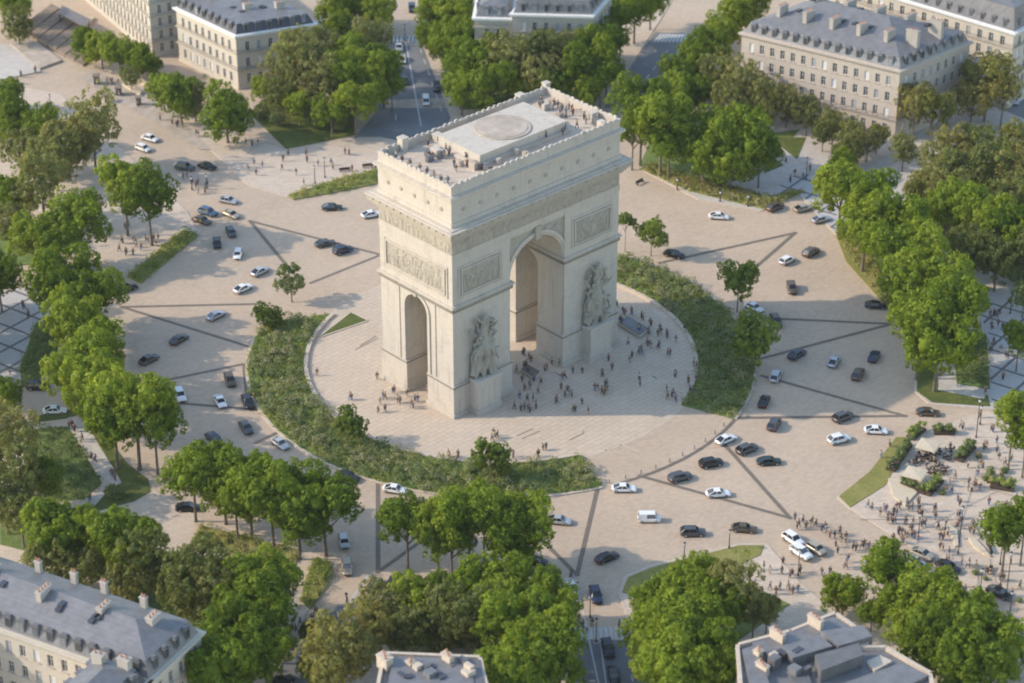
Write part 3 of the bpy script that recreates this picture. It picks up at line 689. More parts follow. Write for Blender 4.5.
# ------------------------------------------------------------------ trees and planting
def leaf_mesh(name, mat, clumps, per, size, seed, core=None, spread=.75, droop=0.0, upright=0.0, upn=0.0):
    "clumps: list of (centre, radius, outward). Leaves are small blades scattered over every clump; core blobs carry the inner foliage"
    g = np.random.default_rng(seed); V = []; Nn = []
    for (c, r, out) in clumps:
        n = max(6, int(per*(r/.17)**1.5)) if per > 0 else -per
        d = g.normal(size=(n, 3))+np.array(out)*spread; d /= np.linalg.norm(d, axis=1)[:, None]
        p = np.array(c)+d*(r*g.uniform(.72, 1.12, n))[:, None]; p[:, 2] -= droop*g.random(n)
        nm = d+g.normal(size=(n, 3))*.45; nm /= np.linalg.norm(nm, axis=1)[:, None]
        t = np.cross(nm, g.normal(size=(n, 3))); t /= np.linalg.norm(t, axis=1)[:, None]
        if upright: t = t*(1-upright)+np.array([0, 0, 1])*upright; t /= np.linalg.norm(t, axis=1)[:, None]
        q = np.cross(nm, t); s = size*g.uniform(.6, 1.35, n)[:, None]
        V.append(np.stack([p-t*s, p-q*s*.62, p+t*s, p+q*s*.62], 1).reshape(-1, 3)); sn = d*.8+nm*.35+np.array([0, 0, upn]); sn /= np.linalg.norm(sn, axis=1)[:, None]
        Nn.append(np.repeat(sn, 4, 0))
    V = np.concatenate(V); Nn = np.concatenate(Nn); nq = len(V)//4
    F = [tuple(range(4*i, 4*i+4)) for i in range(nq)]; V = V.tolist(); Nn = Nn.tolist()
    if core:
        for (c, r) in core:
            b = MB(); b.ball((0, 0, 0), 1, 9, 6); o = len(V)
            for v in b.v:
                v = Vector(v).normalized(); k = r*(1+g.uniform(-.3, .2)); V.append([c[0]+v.x*k, c[1]+v.y*k, c[2]+v.z*k]); Nn.append(list(v))
            F += [tuple(o+i for i in f) for f in b.f]
    me = bpy.data.meshes.new(name); me.from_pydata(V, [], F); me.materials.append(MATS[mat])
    me.polygons.foreach_set('use_smooth', [True]*len(F)); me.update()
    me.normals_split_custom_set_from_vertices(Nn)
    return me
def make_crown(seed, mat, lobes=9, flat_=.80, loose=.0, nclump=250, per=46, size=.043):
    r = random.Random(seed); L = [((0, 0, .05), .55)]
    for k in range(lobes):
        a = 2*math.pi*(k+r.uniform(-.3, .3))/lobes*1.618*2; h = r.uniform(-.42, .62); q = math.sqrt(max(.05, 1-(h/.95)**2))*r.uniform(.46, .66)
        L.append(((q*math.cos(a), q*math.sin(a), h*flat_), r.uniform(.30, .44)))
    C = []
    while len(C) < nclump:
        c, rad = r.choice(L); d = Vector((r.gauss(0, 1), r.gauss(0, 1), r.gauss(.25, 1))).normalized()
        p = Vector(c)+d*rad*r.uniform(.8, 1.08+loose)
        if any((p-Vector(c2)).length < r2*.72 for c2, r2 in L if c2 != c): continue
        if p.z < -.72: continue
        o = (p*.5+d).normalized(); C.append((tuple(p), r.choice((r.uniform(.06, .12), r.uniform(.10, .20))), tuple(o)))
    return leaf_mesh('crown', mat, C, per, size, seed, [(c, rad*(.58 if loose < .2 else .36)) for c, rad in L], .75)
def make_trunk(seed, limbs=6, th=.045):
    "unit tree: crown centre at height 1, crown radius 1"
    r = random.Random(seed); b = MB(); b.cur = 0
    b.tube((0, 0, -.03), (0, 0, .1), th*1.5, th*1.05, 9); b.tube((0, 0, .1), (.02, .01, .62), th*1.05, th*.8, 9); b.tube((.02, .01, .62), (.05, -.03, 1.05), th*.8, th*.35, 8)
    for k in range(limbs):
        a = 2*math.pi*k/limbs+r.uniform(-.4, .4); z0 = r.uniform(.50, .78); q = r.uniform(.3, .6)
        m = (q*.5*math.cos(a), q*.5*math.sin(a), z0+.16); e = (q*math.cos(a+.2), q*math.sin(a+.2), z0+r.uniform(.32, .5))
        b.tube((.02, .01, z0), m, th*.55, th*.38, 6); b.tube(m, e, th*.38, th*.15, 6)
    return b.mesh('trunk', 'bark')
CROWN = {'b': [make_crown(100+k, 'plane_leaf', 8+2*(k % 4), .72+.06*(k % 3), .10) for k in range(9)],
         'o': [make_crown(200+k, 'olive_leaf', 11, 1.0, .35, 230, 40, .044) for k in range(4)],
         'y': [make_crown(300+k, 'amber_leaf', 10, .9, .3, 210, 40, .045) for k in range(2)],
         's': [make_crown(400+k, 'young_leaf', 8, .9, .12, 130, 40, .06) for k in range(3)],
         'd': [make_crown(500+k, 'bush_leaf', 8, .85, .2, 120, 40, .06) for k in range(2)]}
TRUNK = [make_trunk(k) for k in range(4)]; THIN = [make_trunk(20+k, 4, .03) for k in range(2)]
KIND = dict(b='bright green tree', o='dull olive tree', y='yellowing amber tree', s='slender young tree', d='dark bushy tree')
def tzone(x, y):
    if 250 < x < 770 and 225 < y < 500: return 'in the round garden crescents', 'young trees in the garden ring'
    if y < 85 and x < 170: return 'below the striped facade', 'trees below the striped facade'
    if y < 150 and x < 250: return 'before the cream corner hotel', 'trees before the cream building'
    if y < 160 and x < 405: return 'left of the far straight avenue', 'trees on the far lawn'
    if y < 150 and x < 530: return 'right of the far straight avenue', 'trees between the far avenues'
    if y < 150 and x < 665: return 'left of the far slanting avenue', 'trees between the far avenues'
    if y < 215 and x < 775: return 'right of the far slanting avenue', 'trees before the long building'
    if y < 215 and x < 830: return 'before the long hotel', 'trees before the long building'
    if y < 180: return 'at the long hotel\'s shaded end', 'trees beside the long building'
    if y < 300 and x > 930: return 'behind the right lattice walk', 'trees behind the lattice walk'
    if x > 985 and y < 470: return 'at the right photo edge', 'trees beyond the lattice walk'
    if x > 800 and y < 430: return 'lining the right lattice walk', 'row of trees on the right'
    if x > 820: return 'on the crowded right pavement', 'trees on the crowded pavement'
    if x < 62 and y > 380: return 'beside the left meadow path', 'trees at the left edge'
    if x < 190 and y < 260: return 'in the upper left grove', 'trees of the upper left grove'
    if x < 190 and y < 480: return 'between left meadows and ring road', 'row of trees on the left'
    if x < 360 and 430 < y < 545: return 'in the lower left roadside row', 'lower left row along the ring road'
    if x < 310: return 'above the lower left mansion', 'trees above the lower left roof'
    if x < 580 and y < 580: return 'in the low centre roadside row', 'low centre row along the ring road'
    if x < 590: return 'left of the lower avenue', 'trees left of the lower avenue'
    return 'right of the lower avenue', 'trees right of the lower avenue'
TREES = []
TN = {'b': 'plane_tree', 'o': 'olive_tree', 'y': 'amber_tree', 's': 'young_tree', 'd': 'evergreen_tree'}
TN['o'] = 'lime_tree'
NT = 0
def tree(kind, cx, cy, r, base=None, flat_=None):
    global NT
    NT += 1; q = random.Random(NT*13+1)
    if base is None: base = cy+r*1.30
    P = at(cx, base); s = ppm(cx, base); Rm = r/s*(1.2 if kind == 'b' else 1.12); Zc = (base-cy)/(s*math.cos(PITCH))
    root = link(TN[kind], None, None, P); root['category'] = 'tree'; root.rotation_euler.z = q.uniform(0, 6.28)
    zt, grp = tzone(cx, cy); root['group'] = grp
    tr = link('trunk', q.choice(THIN if kind == 's' else TRUNK), root, (0, 0, 0)); tr.scale = (Rm, Rm, Zc)
    cr = link('crown', q.choice(CROWN[kind]), root, (0, 0, Zc)); cr.scale = (Rm*q.uniform(.96, 1.04), Rm*q.uniform(.96, 1.04), min(Rm*q.uniform(1.0, 1.18), Zc*1.3)*(flat_ or 1)); cr.rotation_euler.z = q.uniform(0, 6.28)
    TREES.append((root, ('large ' if r >= 26 else 'small ' if r < 18 else 'mid-sized ')+KIND[kind]+' '+zt, cx))
T = [
 ('b',-48,292,30,338),('b',-40,318,30,362),('b',-46,350,30,396),('b',-90,310,30,352),('b',-64,272,26,318),
 # upper left
 ('b',88,46,14),('b',103,50,15),('b',120,55,15),('b',138,60,14),('b',150,66,12),('o',20,26,15),('b',14,4,18),('b',266,92,13,112),('d',262,112,7,118),('d',276,120,7,127),('b',300,104,14,128),('d',318,122,7,129),('d',340,124,7,131),('o',132,78,10,92),('b',165,90,15,112),('b',182,98,19,124),('o',196,100,17,122),('b',228,116,24,143),
 ('b',8,94,14),('b',16,116,18),('b',44,128,18),('o',96,128,28,172),('o',70,146,24),('o',58,160,24),('o',22,152,18),('b',8,130,16),('b',128,188,24,236),('b',152,196,25,246),('o',45,184,27,226),('b',16,196,20),('o',12,224,18),
 ('b',84,222,27,268),('b',38,238,21,272),('b',2,276,20,312),('b',62,250,16,285),
 # left row
 ('b',72,286,32,336),('b',98,300,26,345),('b',80,322,28,366),('b',98,352,29,398),('b',76,376,24,414),('b',104,384,32,436),('b',140,404,34,470),('b',118,412,30,470),('b',158,418,24,475),
 # left edge, near
 ('b',4,394,20),('o',12,430,27,478),('o',18,462,27,512),('o',8,492,26,535),('b',46,478,18,508),('o',24,510,24,548),('d',115,492,10,499),
 # lower left
 ('b',58,532,27,576),('b',76,526,22,566),('b',112,536,27,580),('b',136,548,26,590),('o',54,562,24,592),('o',84,570,22,596),('o',150,560,27,604),('o',128,584,20,606),('o',206,574,32,626),('o',226,590,28,634),('o',188,594,24,626),
 ('b',274,578,28,624),('b',250,592,28,640),('b',262,612,30,664),('b',236,634,32,690),('b',224,664,34,725),('b',268,650,26,700),
 ('b',196,470,26,522),('b',226,474,27,524),('b',252,484,27,536),('b',274,494,29,550),('b',300,492,28,552),('b',326,506,30,556),('b',300,518,26,560),('b',238,498,24,540),
 ('b',408,518,25,572),('b',438,520,27,577),('b',470,512,29,580),('b',496,522,29,582),('b',526,522,28,580),('b',452,534,24,580),('b',510,544,22,584),('b',484,498,18,560),
 # lower centre
 ('o',384,604,24,640),('b',418,598,26,640),('o',404,622,26,658),('b',452,594,24,638),('o',436,618,26,660),('b',482,582,24,630),('o',468,612,30,660),('b',500,596,28,645),('b',528,588,28,640),('b',552,604,24,655),
 ('b',520,622,32,680),('b',548,640,30,700),('b',524,664,32,730),('b',560,666,22,720),('y',346,648,34,700),('y',330,670,30,722),('y',370,628,22,668),('b',318,632,15,660),('b',312,664,14,690),('d',474,634,13,652),('o',440,642,14,658),('d',400,640,12,655),
 ('b',502,668,24,720),
 # right of the lower avenue
 ('b',654,600,22,645),('b',680,584,24,634),('b',706,576,22,622),('o',734,586,27,640),('o',752,606,20,644),('b',652,626,27,676),('b',684,622,32,680),('b',664,652,32,712),('b',700,650,30,708),('b',714,672,28,730),('b',680,676,30,740),('y',766,612,14,634),('b',720,600,20,650),
 # lower right
 ('b',884,568,25,612),('b',842,594,19,618),('y',838,602,12,616),('b',900,600,22,640),('b',926,600,30,650),('b',956,616,32,668),('b',938,640,34,694),('b',984,642,34,696),('b',966,664,32,724),('b',912,624,24,668),('b',1002,524,23,572),('b',1020,514,20,566),('b',870,612,14,636),
 # right
 ('b',1008,414,19,470),('b',1016,340,15,372),('b',1022,432,18,478),
 ('b',838,190,25,238),('b',866,200,28,252),('b',862,224,26,272),('b',892,222,28,272),('b',886,252,28,304),('b',914,254,28,306),('b',910,284,30,336),('b',938,282,27,334),('b',940,312,32,376),('b',916,318,28,380),('b',934,342,30,392),('b',960,300,18,350),
 ('b',952,214,27,262),('b',984,226,26,274),('b',1012,236,24,280),('o',968,250,24,290),('o',994,258,24,292),('o',1018,256,22,296),('o',936,182,22,214),('o',962,176,24,214),('o',990,172,26,216),('y',1010,176,24,216),('o',1000,202,24,240),('d',1022,296,14,318),('o',932,160,18,190),('y',918,196,18,222),('o',946,200,22,236),('y',952,152,20,184),('o',978,148,20,182),('y',1014,150,20,184),('o',902,150,14,172),('o',1008,204,22,240),
 # top right
 ('y',912,110,21,142),('y',930,118,20,146),('y',984,84,25,122),('y',1000,98,18,130),('y',970,104,18,130),('o',850,136,13,156),('o',866,144,13,162),('o',832,126,13,146),('o',786,104,16,128),('o',806,114,14,136),('o',764,102,18,128),('y',876,138,11,156),('o',822,134,12,152),('o',846,150,16,168),('b',840,166,14,182),
 ('b',736,16,16),('b',752,6,16),('b',722,34,17),('b',708,50,18),('b',692,64,18),('b',676,78,18),('b',668,98,20),('b',690,92,18),('o',714,76,20),('o',738,88,22),('o',730,104,18),('b',640,108,24,166),('b',660,122,27,176),('b',668,142,22,180),('b',632,132,16,170),
 ('b',718,136,26,178),('b',744,140,26,182),('b',702,156,20,186),('b',730,162,22,190),('b',758,158,18,188),
 # between the far avenues
 ('b',436,12,20),('b',462,16,22),('b',432,36,14),('b',450,44,20),('b',478,42,22),('b',500,52,20),('b',470,70,22),('b',462,92,18,116),('b',490,88,22,116),('b',446,20,16),('o',508,64,24,104),('o',530,58,20,100),('o',556,52,20,92),('o',540,76,20,112),('b',528,88,18,110),('b',552,86,18,112),('b',576,70,18,108),('b',590,54,19,92),('b',606,42,18,80),('b',600,78,16,108),('b',620,22,19,56),('b',634,8,19,44),('b',608,12,16,46),('b',588,92,14,116),('b',650,2,16,30),('b',606,64,16,98),
 # far lawn
 ('b',336,8,18),('b',356,6,18),('b',378,12,18),('b',340,26,14),('o',372,40,19,78),('b',384,68,18,108),('b',366,74,20,116),('b',346,80,20,120),('b',376,96,14,126),('o',292,70,24,116),('o',306,56,22,104),('o',320,82,22,124),('o',284,94,16,122),('b',332,112,16,138),('b',356,104,18,138),('o',330,52,18,96),('b',350,56,18,100),('b',392,84,12,112),
 # young trees of the garden ring
 ('s',352,423,15,444),('s',491,454,16,480),('s',268,314,13,328),('d',292,281,14,302),('s',625,220,9,252),('s',651,234,15,256),('s',737,278,20,312),('s',754,337,22,372),('s',744,344,13,374),('s',502,464,9,482)]
for t in T: tree(*t)
finish_labels(TREES)

# planting of the ring garden and borders: nobody could count it
def planting(name, mat, pts, n, seed, rr=(.5, 1.1), per=18, size=.22, label=None, upright=.45, z=.15):
    r = random.Random(seed); C = []
    xs = [p[0] for p in pts]; ys = [p[1] for p in pts]
    def inside(x, y):
        c = False; j = len(pts)-1
        for i in range(len(pts)):
            (xi, yi), (xj, yj) = pts[i], pts[j]
            if (yi > y) != (yj > y) and x < (xj-xi)*(y-yi)/(yj-yi)+xi: c = not c
            j = i
        return c
    for k in range(n):
        for _ in range(60):
            x, y = r.uniform(min(xs), max(xs)), r.uniform(min(ys), max(ys))
            if inside(x, y): break
        else: continue
        q = r.uniform(*rr)*(1.25 if r.random() < .12 else 1); C.append(((x, y, z+q*.25), q, (0, 0, 1)))
    me = leaf_mesh(name, mat, C, -per, size, seed, None, .9, 0, upright, 1.2)
    o = link(name, me, None, kind='stuff')
    return o
for (a0, a1, n, sd_) in ((A_L[0], A_L[1], 1500, 1), (A_R[0], A_R[1], 950, 2)):
    b = MB(); 
    o, i = ring(40.3, 51.6, a0, a1, 80)
    if a0 == 110: o = [p for p in o if math.degrees(math.atan2(p[1]-AC[1], p[0]-AC[0])) % 360 > 119]
    pts = o+i[::-1]; b.prism(pts, -.05, .28); struct('garden_bed', b, 'meadow_soil')
    planting('border_planting', 'border_leaf', pts, n, sd_, (.35, .8), 26, .17, z=.1)
    planting('reed_planting', 'reed_leaf', pts, n//8, sd_+50, (.6, 1.2), 34, .2, upright=.7)
    planting('sage_planting', 'sage_leaf', pts, n//8, sd_+80, (.8, 1.45), 70, .2, upright=.3, z=.4)
    planting('shrub_planting', 'bush_leaf', pts, n//14, sd_+70, (.8, 1.6), 70, .2, upright=.1, z=.5)
for k, (pts, n, mat) in enumerate((([(127, 277), (184, 230), (198, 236), (141, 284)], 200, 'border_leaf'), ([(288, 196), (330, 183), (376, 170), (378, 184), (330, 194), (294, 200)], 170, 'border_leaf'),
        ([(36, 323), (56, 324), (58, 352), (52, 372), (22, 388), (20, 368)], 160, 'bush_leaf'), ([(34, 430), (68, 427), (102, 484), (84, 500), (44, 502), (24, 470)], 260, 'bush_leaf'),
        ([(300, 601), (313, 561), (331, 563), (330, 582), (310, 610)], 120, 'border_leaf'), ([(955, 340), (986, 334), (990, 390), (956, 384)], 130, 'bush_leaf'), ([(200, 526), (262, 541), (300, 551), (296, 566), (250, 560), (190, 548)], 120, 'reed_leaf'),
        ([(639, 169), (652, 166), (700, 180), (768, 198), (806, 192), (764, 210), (690, 192)], 520, 'reed_leaf'), ([(836, 236), (852, 236), (895, 286), (896, 312), (880, 300)], 160, 'reed_leaf'),
        ([(920, 225), (1000, 290), (1024, 290), (1030, 230), (960, 190)], 260, 'bush_leaf'), ([(770, 118), (860, 150), (880, 140), (800, 110)], 150, 'bush_leaf'), ([(40, 545), (180, 600), (240, 600), (200, 560), (90, 550)], 260, 'bush_leaf'),
        ([(380, 640), (500, 650), (540, 620), (420, 610)], 160, 'bush_leaf'))):
    planting('ground_cover', mat, poly(pts), n, 70+k, (.45, 1.0), 22, .2)
# shrubs standing singly
bushm = [leaf_mesh('foliage', 'bush_leaf', [((.55*math.cos(a)*q, .55*math.sin(a)*q, .45+.3*h), .42, (math.cos(a)*.4, math.sin(a)*.4, .8)) for a, q, h in [(k*1.9, .4+.6*((k*7) % 5)/5, ((k*3) % 4)/4) for k in range(11)]], -46, .085, 900+j, [((0, 0, .45), .55)]) for j in range(2)]
SHR = []
def shrub(cx, cy, r, label, grp):
    P = at(cx, cy+r*.55); s = ppm(cx, cy); o = link('shrub', None, None, P); o['category'] = 'shrub'; o['group'] = grp
    f = link('foliage', random.Random(int(cx*7+cy)).choice(bushm), o, (0, 0, 0)); k = r/s; f.scale = (k, k, k*1.1); o.rotation_euler.z = cx; SHR.append((o, label, cx))
for (x, y, r) in ((272, 352, 7), (262, 372, 8), (285, 400, 8), (300, 424, 7), (330, 440, 8), (366, 456, 8), (398, 470, 7), (430, 474, 8), (470, 470, 7), (512, 474, 8), (548, 472, 8), (580, 470, 7), (268, 340, 6), (252, 392, 7)):
    shrub(x, y, r, 'rounded shrub in the left garden crescent', 'shrubs in the left crescent')
for (x, y, r) in ((640, 272, 6), (668, 280, 6), (700, 302, 7), (716, 330, 7), (722, 352, 7), (722, 376, 8), (708, 396, 7), (740, 384, 7)):
    shrub(x, y, r, 'rounded shrub in the right garden crescent', 'shrubs in the right crescent')
finish_labels(SHR)
# box planting round the cafe terrace: each planter a thing of its own
def planter(p, q, wd, label, grp='planters round the cafe terrace'):
    P, Q = at(*p), at(*q); d = Q-P; L = d.length; d.normalize(); nn = Vector((-d.y, d.x, 0))
    o = thing('planter', label, 'planter', P, grp); b = MB(); b.obox((0, 0, 0), d, nn, 0, L, -wd/2, wd/2, 0.05, .75); b.build('trough', 'dark_wood', o)
    r = random.Random(int(p[0]*3+p[1])); C = []
    for k in range(int(L*3)+3): C.append((tuple(d*r.uniform(.2, L-.2)+nn*r.uniform(-wd*.4, wd*.4)+Vector((0, 0, r.uniform(.9, 2.1)))), r.uniform(.45, .8), (0, 0, 1)))
    me = leaf_mesh('foliage', 'bush_leaf' if r.random() < .7 else 'border_leaf', C, -40, .17, int(p[0]), [(c, q_*.6) for c, q_, _ in C]); link('foliage', me, o, (0, 0, 0))
planter((890, 472), (908, 446), 1.8, 'long dark green planter along the yellow grass strip')
planter((910, 440), (922, 430), 1.8, 'leafy planter at the upper corner beside the upper parasol')
planter((934, 434), (954, 434), 1.4, 'low leafy planter behind the upper parasol')
planter((972, 448), (958, 462), 1.8, 'bushy planter at the right side of the cafe tables')
planter((902, 484), (926, 494), 1.5, 'planter in front of the lower parasol')
planter((926, 496), (940, 482), 1.6, 'planter at the lower right corner of the cafe tables')
planter((990, 487), (1014, 491), 1.5, 'low hedge planter beside a bench at the right edge')
planter((990, 476), (990, 484), 1.2, 'small hedge planter at the upper left of the right edge bench')

for (x, y, r) in ((978, 455, 5), (985, 478, 5), (1004, 470, 6), (953, 430, 5), (900, 455, 6), (896, 466, 5), (942, 492, 5), (975, 572, 5), (985, 578, 4), (1019, 600, 5), (1010, 486, 5), (968, 440, 4)):
    shrub(x, y, r, 'small leafy bush on the cafe side pavement', 'bushes about the cafe terrace')
finish_labels(SHR[-12:])
# ------------------------------------------------------------------ vehicles
def car_meshes(kind):
    L, Wd, Hh, belt, hood, tail = dict(saloon=(4.7, 1.84, 1.45, .92, (.30, .17), (.80, .93)), hatch=(4.15, 1.78, 1.50, .95, (.26, .14), (.90, .985)), suv=(4.65, 1.9, 1.72, 1.08, (.29, .17), (.90, .985)), van=(5.1, 1.98, 2.15, 1.2, (.17, .07), (.97, .995)))[kind]
    # profile fractions measured from the front: bonnet end/windscreen base (hood), rear screen top/base (tail)
    b = MB(); b.sm = True; n = 15
    def sec(x, w, z0, z1, sh):
        return [(x, -w, z0+.12), (x, -w*1.0, z0+.35), (x, -w*.985, (z0+z1)/2+.12), (x, -w*.93, z1-.05), (x, -w*.80, z1), (x, 0, z1+sh), (x, w*.80, z1), (x, w*.93, z1-.05), (x, w*.985, (z0+z1)/2+.12), (x, w, z0+.35), (x, w, z0+.12), (x, w*.8, z0), (x, -w*.8, z0)]
    S = []
    for k in range(n):
        t = k/(n-1); x = L/2-L*t; e = min(t, 1-t)
        w = Wd/2*(1-.16*max(0, 1-e/.09)**2); zt = belt
        if t < hood[0]: zt = belt-.05-(.20 if kind != 'van' else .28)*(1-t/hood[0])**1.6
        if t > tail[0]: zt = belt-.08*((t-tail[0])/(1-tail[0]))**2
        S.append(sec(x, w, .24+.1*max(0, 1-e/.06), zt, .03))
    m = len(S[0]); b.add([p for s in S for p in s], [(k*m+i, k*m+(i+1) % m, (k+1)*m+(i+1) % m, (k+1)*m+i) for k in range(n-1) for i in range(m)]+[tuple(range(m-1, -1, -1)), tuple(range((n-1)*m, n*m))])
    b.sm = False
    X = lambda t: L/2-L*t
    wb, wr = Wd/2*.93, Wd/2*.74
    xs = (X(hood[0]-.02), X(hood[0]+(.13 if kind != 'van' else .08)), X(tail[0]-(.12 if kind == 'saloon' else .05)), X(tail[1]))
    def green(b, wb, wr, top, xs):
        v = []
        for s in (-1, 1): v += [(xs[0], s*wb, belt-.02), (xs[1], s*wr, top), (xs[2], s*wr, top), (xs[3], s*wb, belt-.02)]
        b.add(v, [(0, 4, 5, 1), (1, 5, 6, 2), (2, 6, 7, 3), (0, 1, 2, 3), (7, 6, 5, 4)])
    g = MB()
    green(g, wb-.02, wr-.02, Hh-.05, (xs[0]-.03, xs[1]-.03, xs[2]+.03, xs[3]+.04))
    # roof skin and pillars belong to the body
    rz = Hh-.045; b.box(xs[2]-.02, xs[1]+.06, -wr-.01, wr+.01, rz, Hh)
    for s in (-1, 1):
        b.tube((xs[0], s*wb, belt-.02), (xs[1], s*wr, Hh-.03), .06, .05, 5); b.tube((xs[3], s*wb, belt-.02), (xs[2], s*wr, Hh-.03), .10, .07, 5)
        xm = (xs[1]+xs[2])/2-.1; b.tube((xm, s*wb, belt-.02), (xm, s*wr, Hh-.03), .055, .05, 5)
        if kind == 'van':
            b.add([(xm-.1, s*(wb+.01), belt-.03), (xm-.1, s*(wr+.02), Hh-.02), (xs[2], s*(wr+.02), Hh-.02), (xs[3], s*(wb+.01), belt-.03)], [(0, 1, 2, 3)])
        b.box(X(hood[0]+.06)-.08, X(hood[0]+.06)+.08, min(s*wb, s*(wb+.2)), max(s*wb, s*(wb+.2)), belt, belt+.14)
    b.cur = 1; b.box(L/2-.05, L/2+.012, -.55, .55, .32, .52); b.box(-L/2-.012, -L/2+.05, -.55, .55, .34, .5)
    b.box(-L/2*.62, L/2*.62, -Wd/2*.99-.012, Wd/2*.99+.012, .22, .33)
    body = b.mesh('body', ['paint_white', 'tyre']); glass = g.mesh('window', 'car_glass')
    wh = MB(); r = .34 if kind != 'suv' else .37
    wh.tube((0, -.11, 0), (0, .11, 0), r, r, 14); wh.cur = 1; wh.tube((0, -.125, 0), (0, .125, 0), r*.62, r*.62, 10)
    wheel = wh.mesh('wheel', ['tyre', 'rim'])
    h = MB(); h.ball((0, 0, 0), .17, 7, 4, (.5, 1.2, .5)); hl = h.mesh('headlight', 'lamp_lens'); tl_ = MB(); tl_.box(-.06, .03, -.2, .2, -.08, .1); tl = tl_.mesh('tail_light', 'tail_lens')
    return dict(L=L, W=Wd, r=r, belt=belt, body=body, glass=glass, wheel=wheel, hl=hl, tl=tl)
CM = {k: car_meshes(k) for k in ('saloon', 'hatch', 'suv', 'van')}
KW = dict(saloon='saloon car', hatch='hatchback', suv='tall estate car', van='van')
def czone(x, y):
    if y < 125 and x < 480: return 'on the far straight avenue'
    if y < 190 and x > 880: return 'in the upper right street'
    if y > 570 and 540 < x < 660: return 'on the lower avenue'
    if y > 560 and x < 420: return 'entering the lower left avenue'
    if x < 70: return 'on the left edge side road'
    if y > 520 and x > 760: return 'on the crowded right pavement'
    if x < 300 and y < 235: return 'on the upper left ring road'
    if x < 400 and y < 260: return 'just left of the arch'
    if x < 330 and y < 372: return 'beside the left tree row'
    if x < 330: return 'left of the planted crescent'
    if x < 580: return 'below the planted crescent'
    if y < 275: return 'on sunlit paving right of arch'
    if y < 412: return 'in the arch\'s long shadow'
    if x < 740: return 'below the open plaza edge'
    return 'on the lower right ring road'
CARS = []
PROTO = {}
def car(cx, cy, kind, paint, dx, dy, wear=None):
    P = at(cx, cy, .65); P.z = .02; d = at(cx+dx*8, cy+dy*8)-at(cx, cy); M = CM[kind]
    z = (.19 if (cy > 515 and cx > 765) else .02); P.z = z
    if kind not in PROTO:
        o = link('parked_car' if False else ('delivery_van' if kind == 'van' else 'car'), None, None); o['category'] = 'van' if kind == 'van' else 'car'
        link('body', M['body'], o); link('window', M['glass'], o)
        for sx in (-1, 1):
            for sy in (-1, 1): link('wheel', M['wheel'], o, (sx*M['L']*.305, sy*(M['W']/2-.10), M['r']))
            link('headlight', M['hl'], o, (M['L']/2-.16, sx*M['W']*.36, M['belt']-.32)); link('tail_light', M['tl'], o, (-M['L']/2+.05, sx*M['W']*.37, M['belt']-.25))
        PROTO[kind] = o
    else: o = copy_tree(PROTO[kind])
    if kind == 'van' and cx == 649: o.scale = (.84, .95, .86)
    o.location = P; o.rotation_euler.z = math.atan2(d.y, d.x)
    for c in o.children:
        if c.name.startswith('body'): recolour(c, 'paint_'+paint)
    zt = czone(cx, cy); o['group'] = 'cars '+zt
    CARS.append((o, '%s %s %s' % ({'grey': 'dark grey'}.get(paint, paint), KW[kind], zt), cx))
S_, H_, U_, V_ = 'saloon', 'hatch', 'suv', 'van'
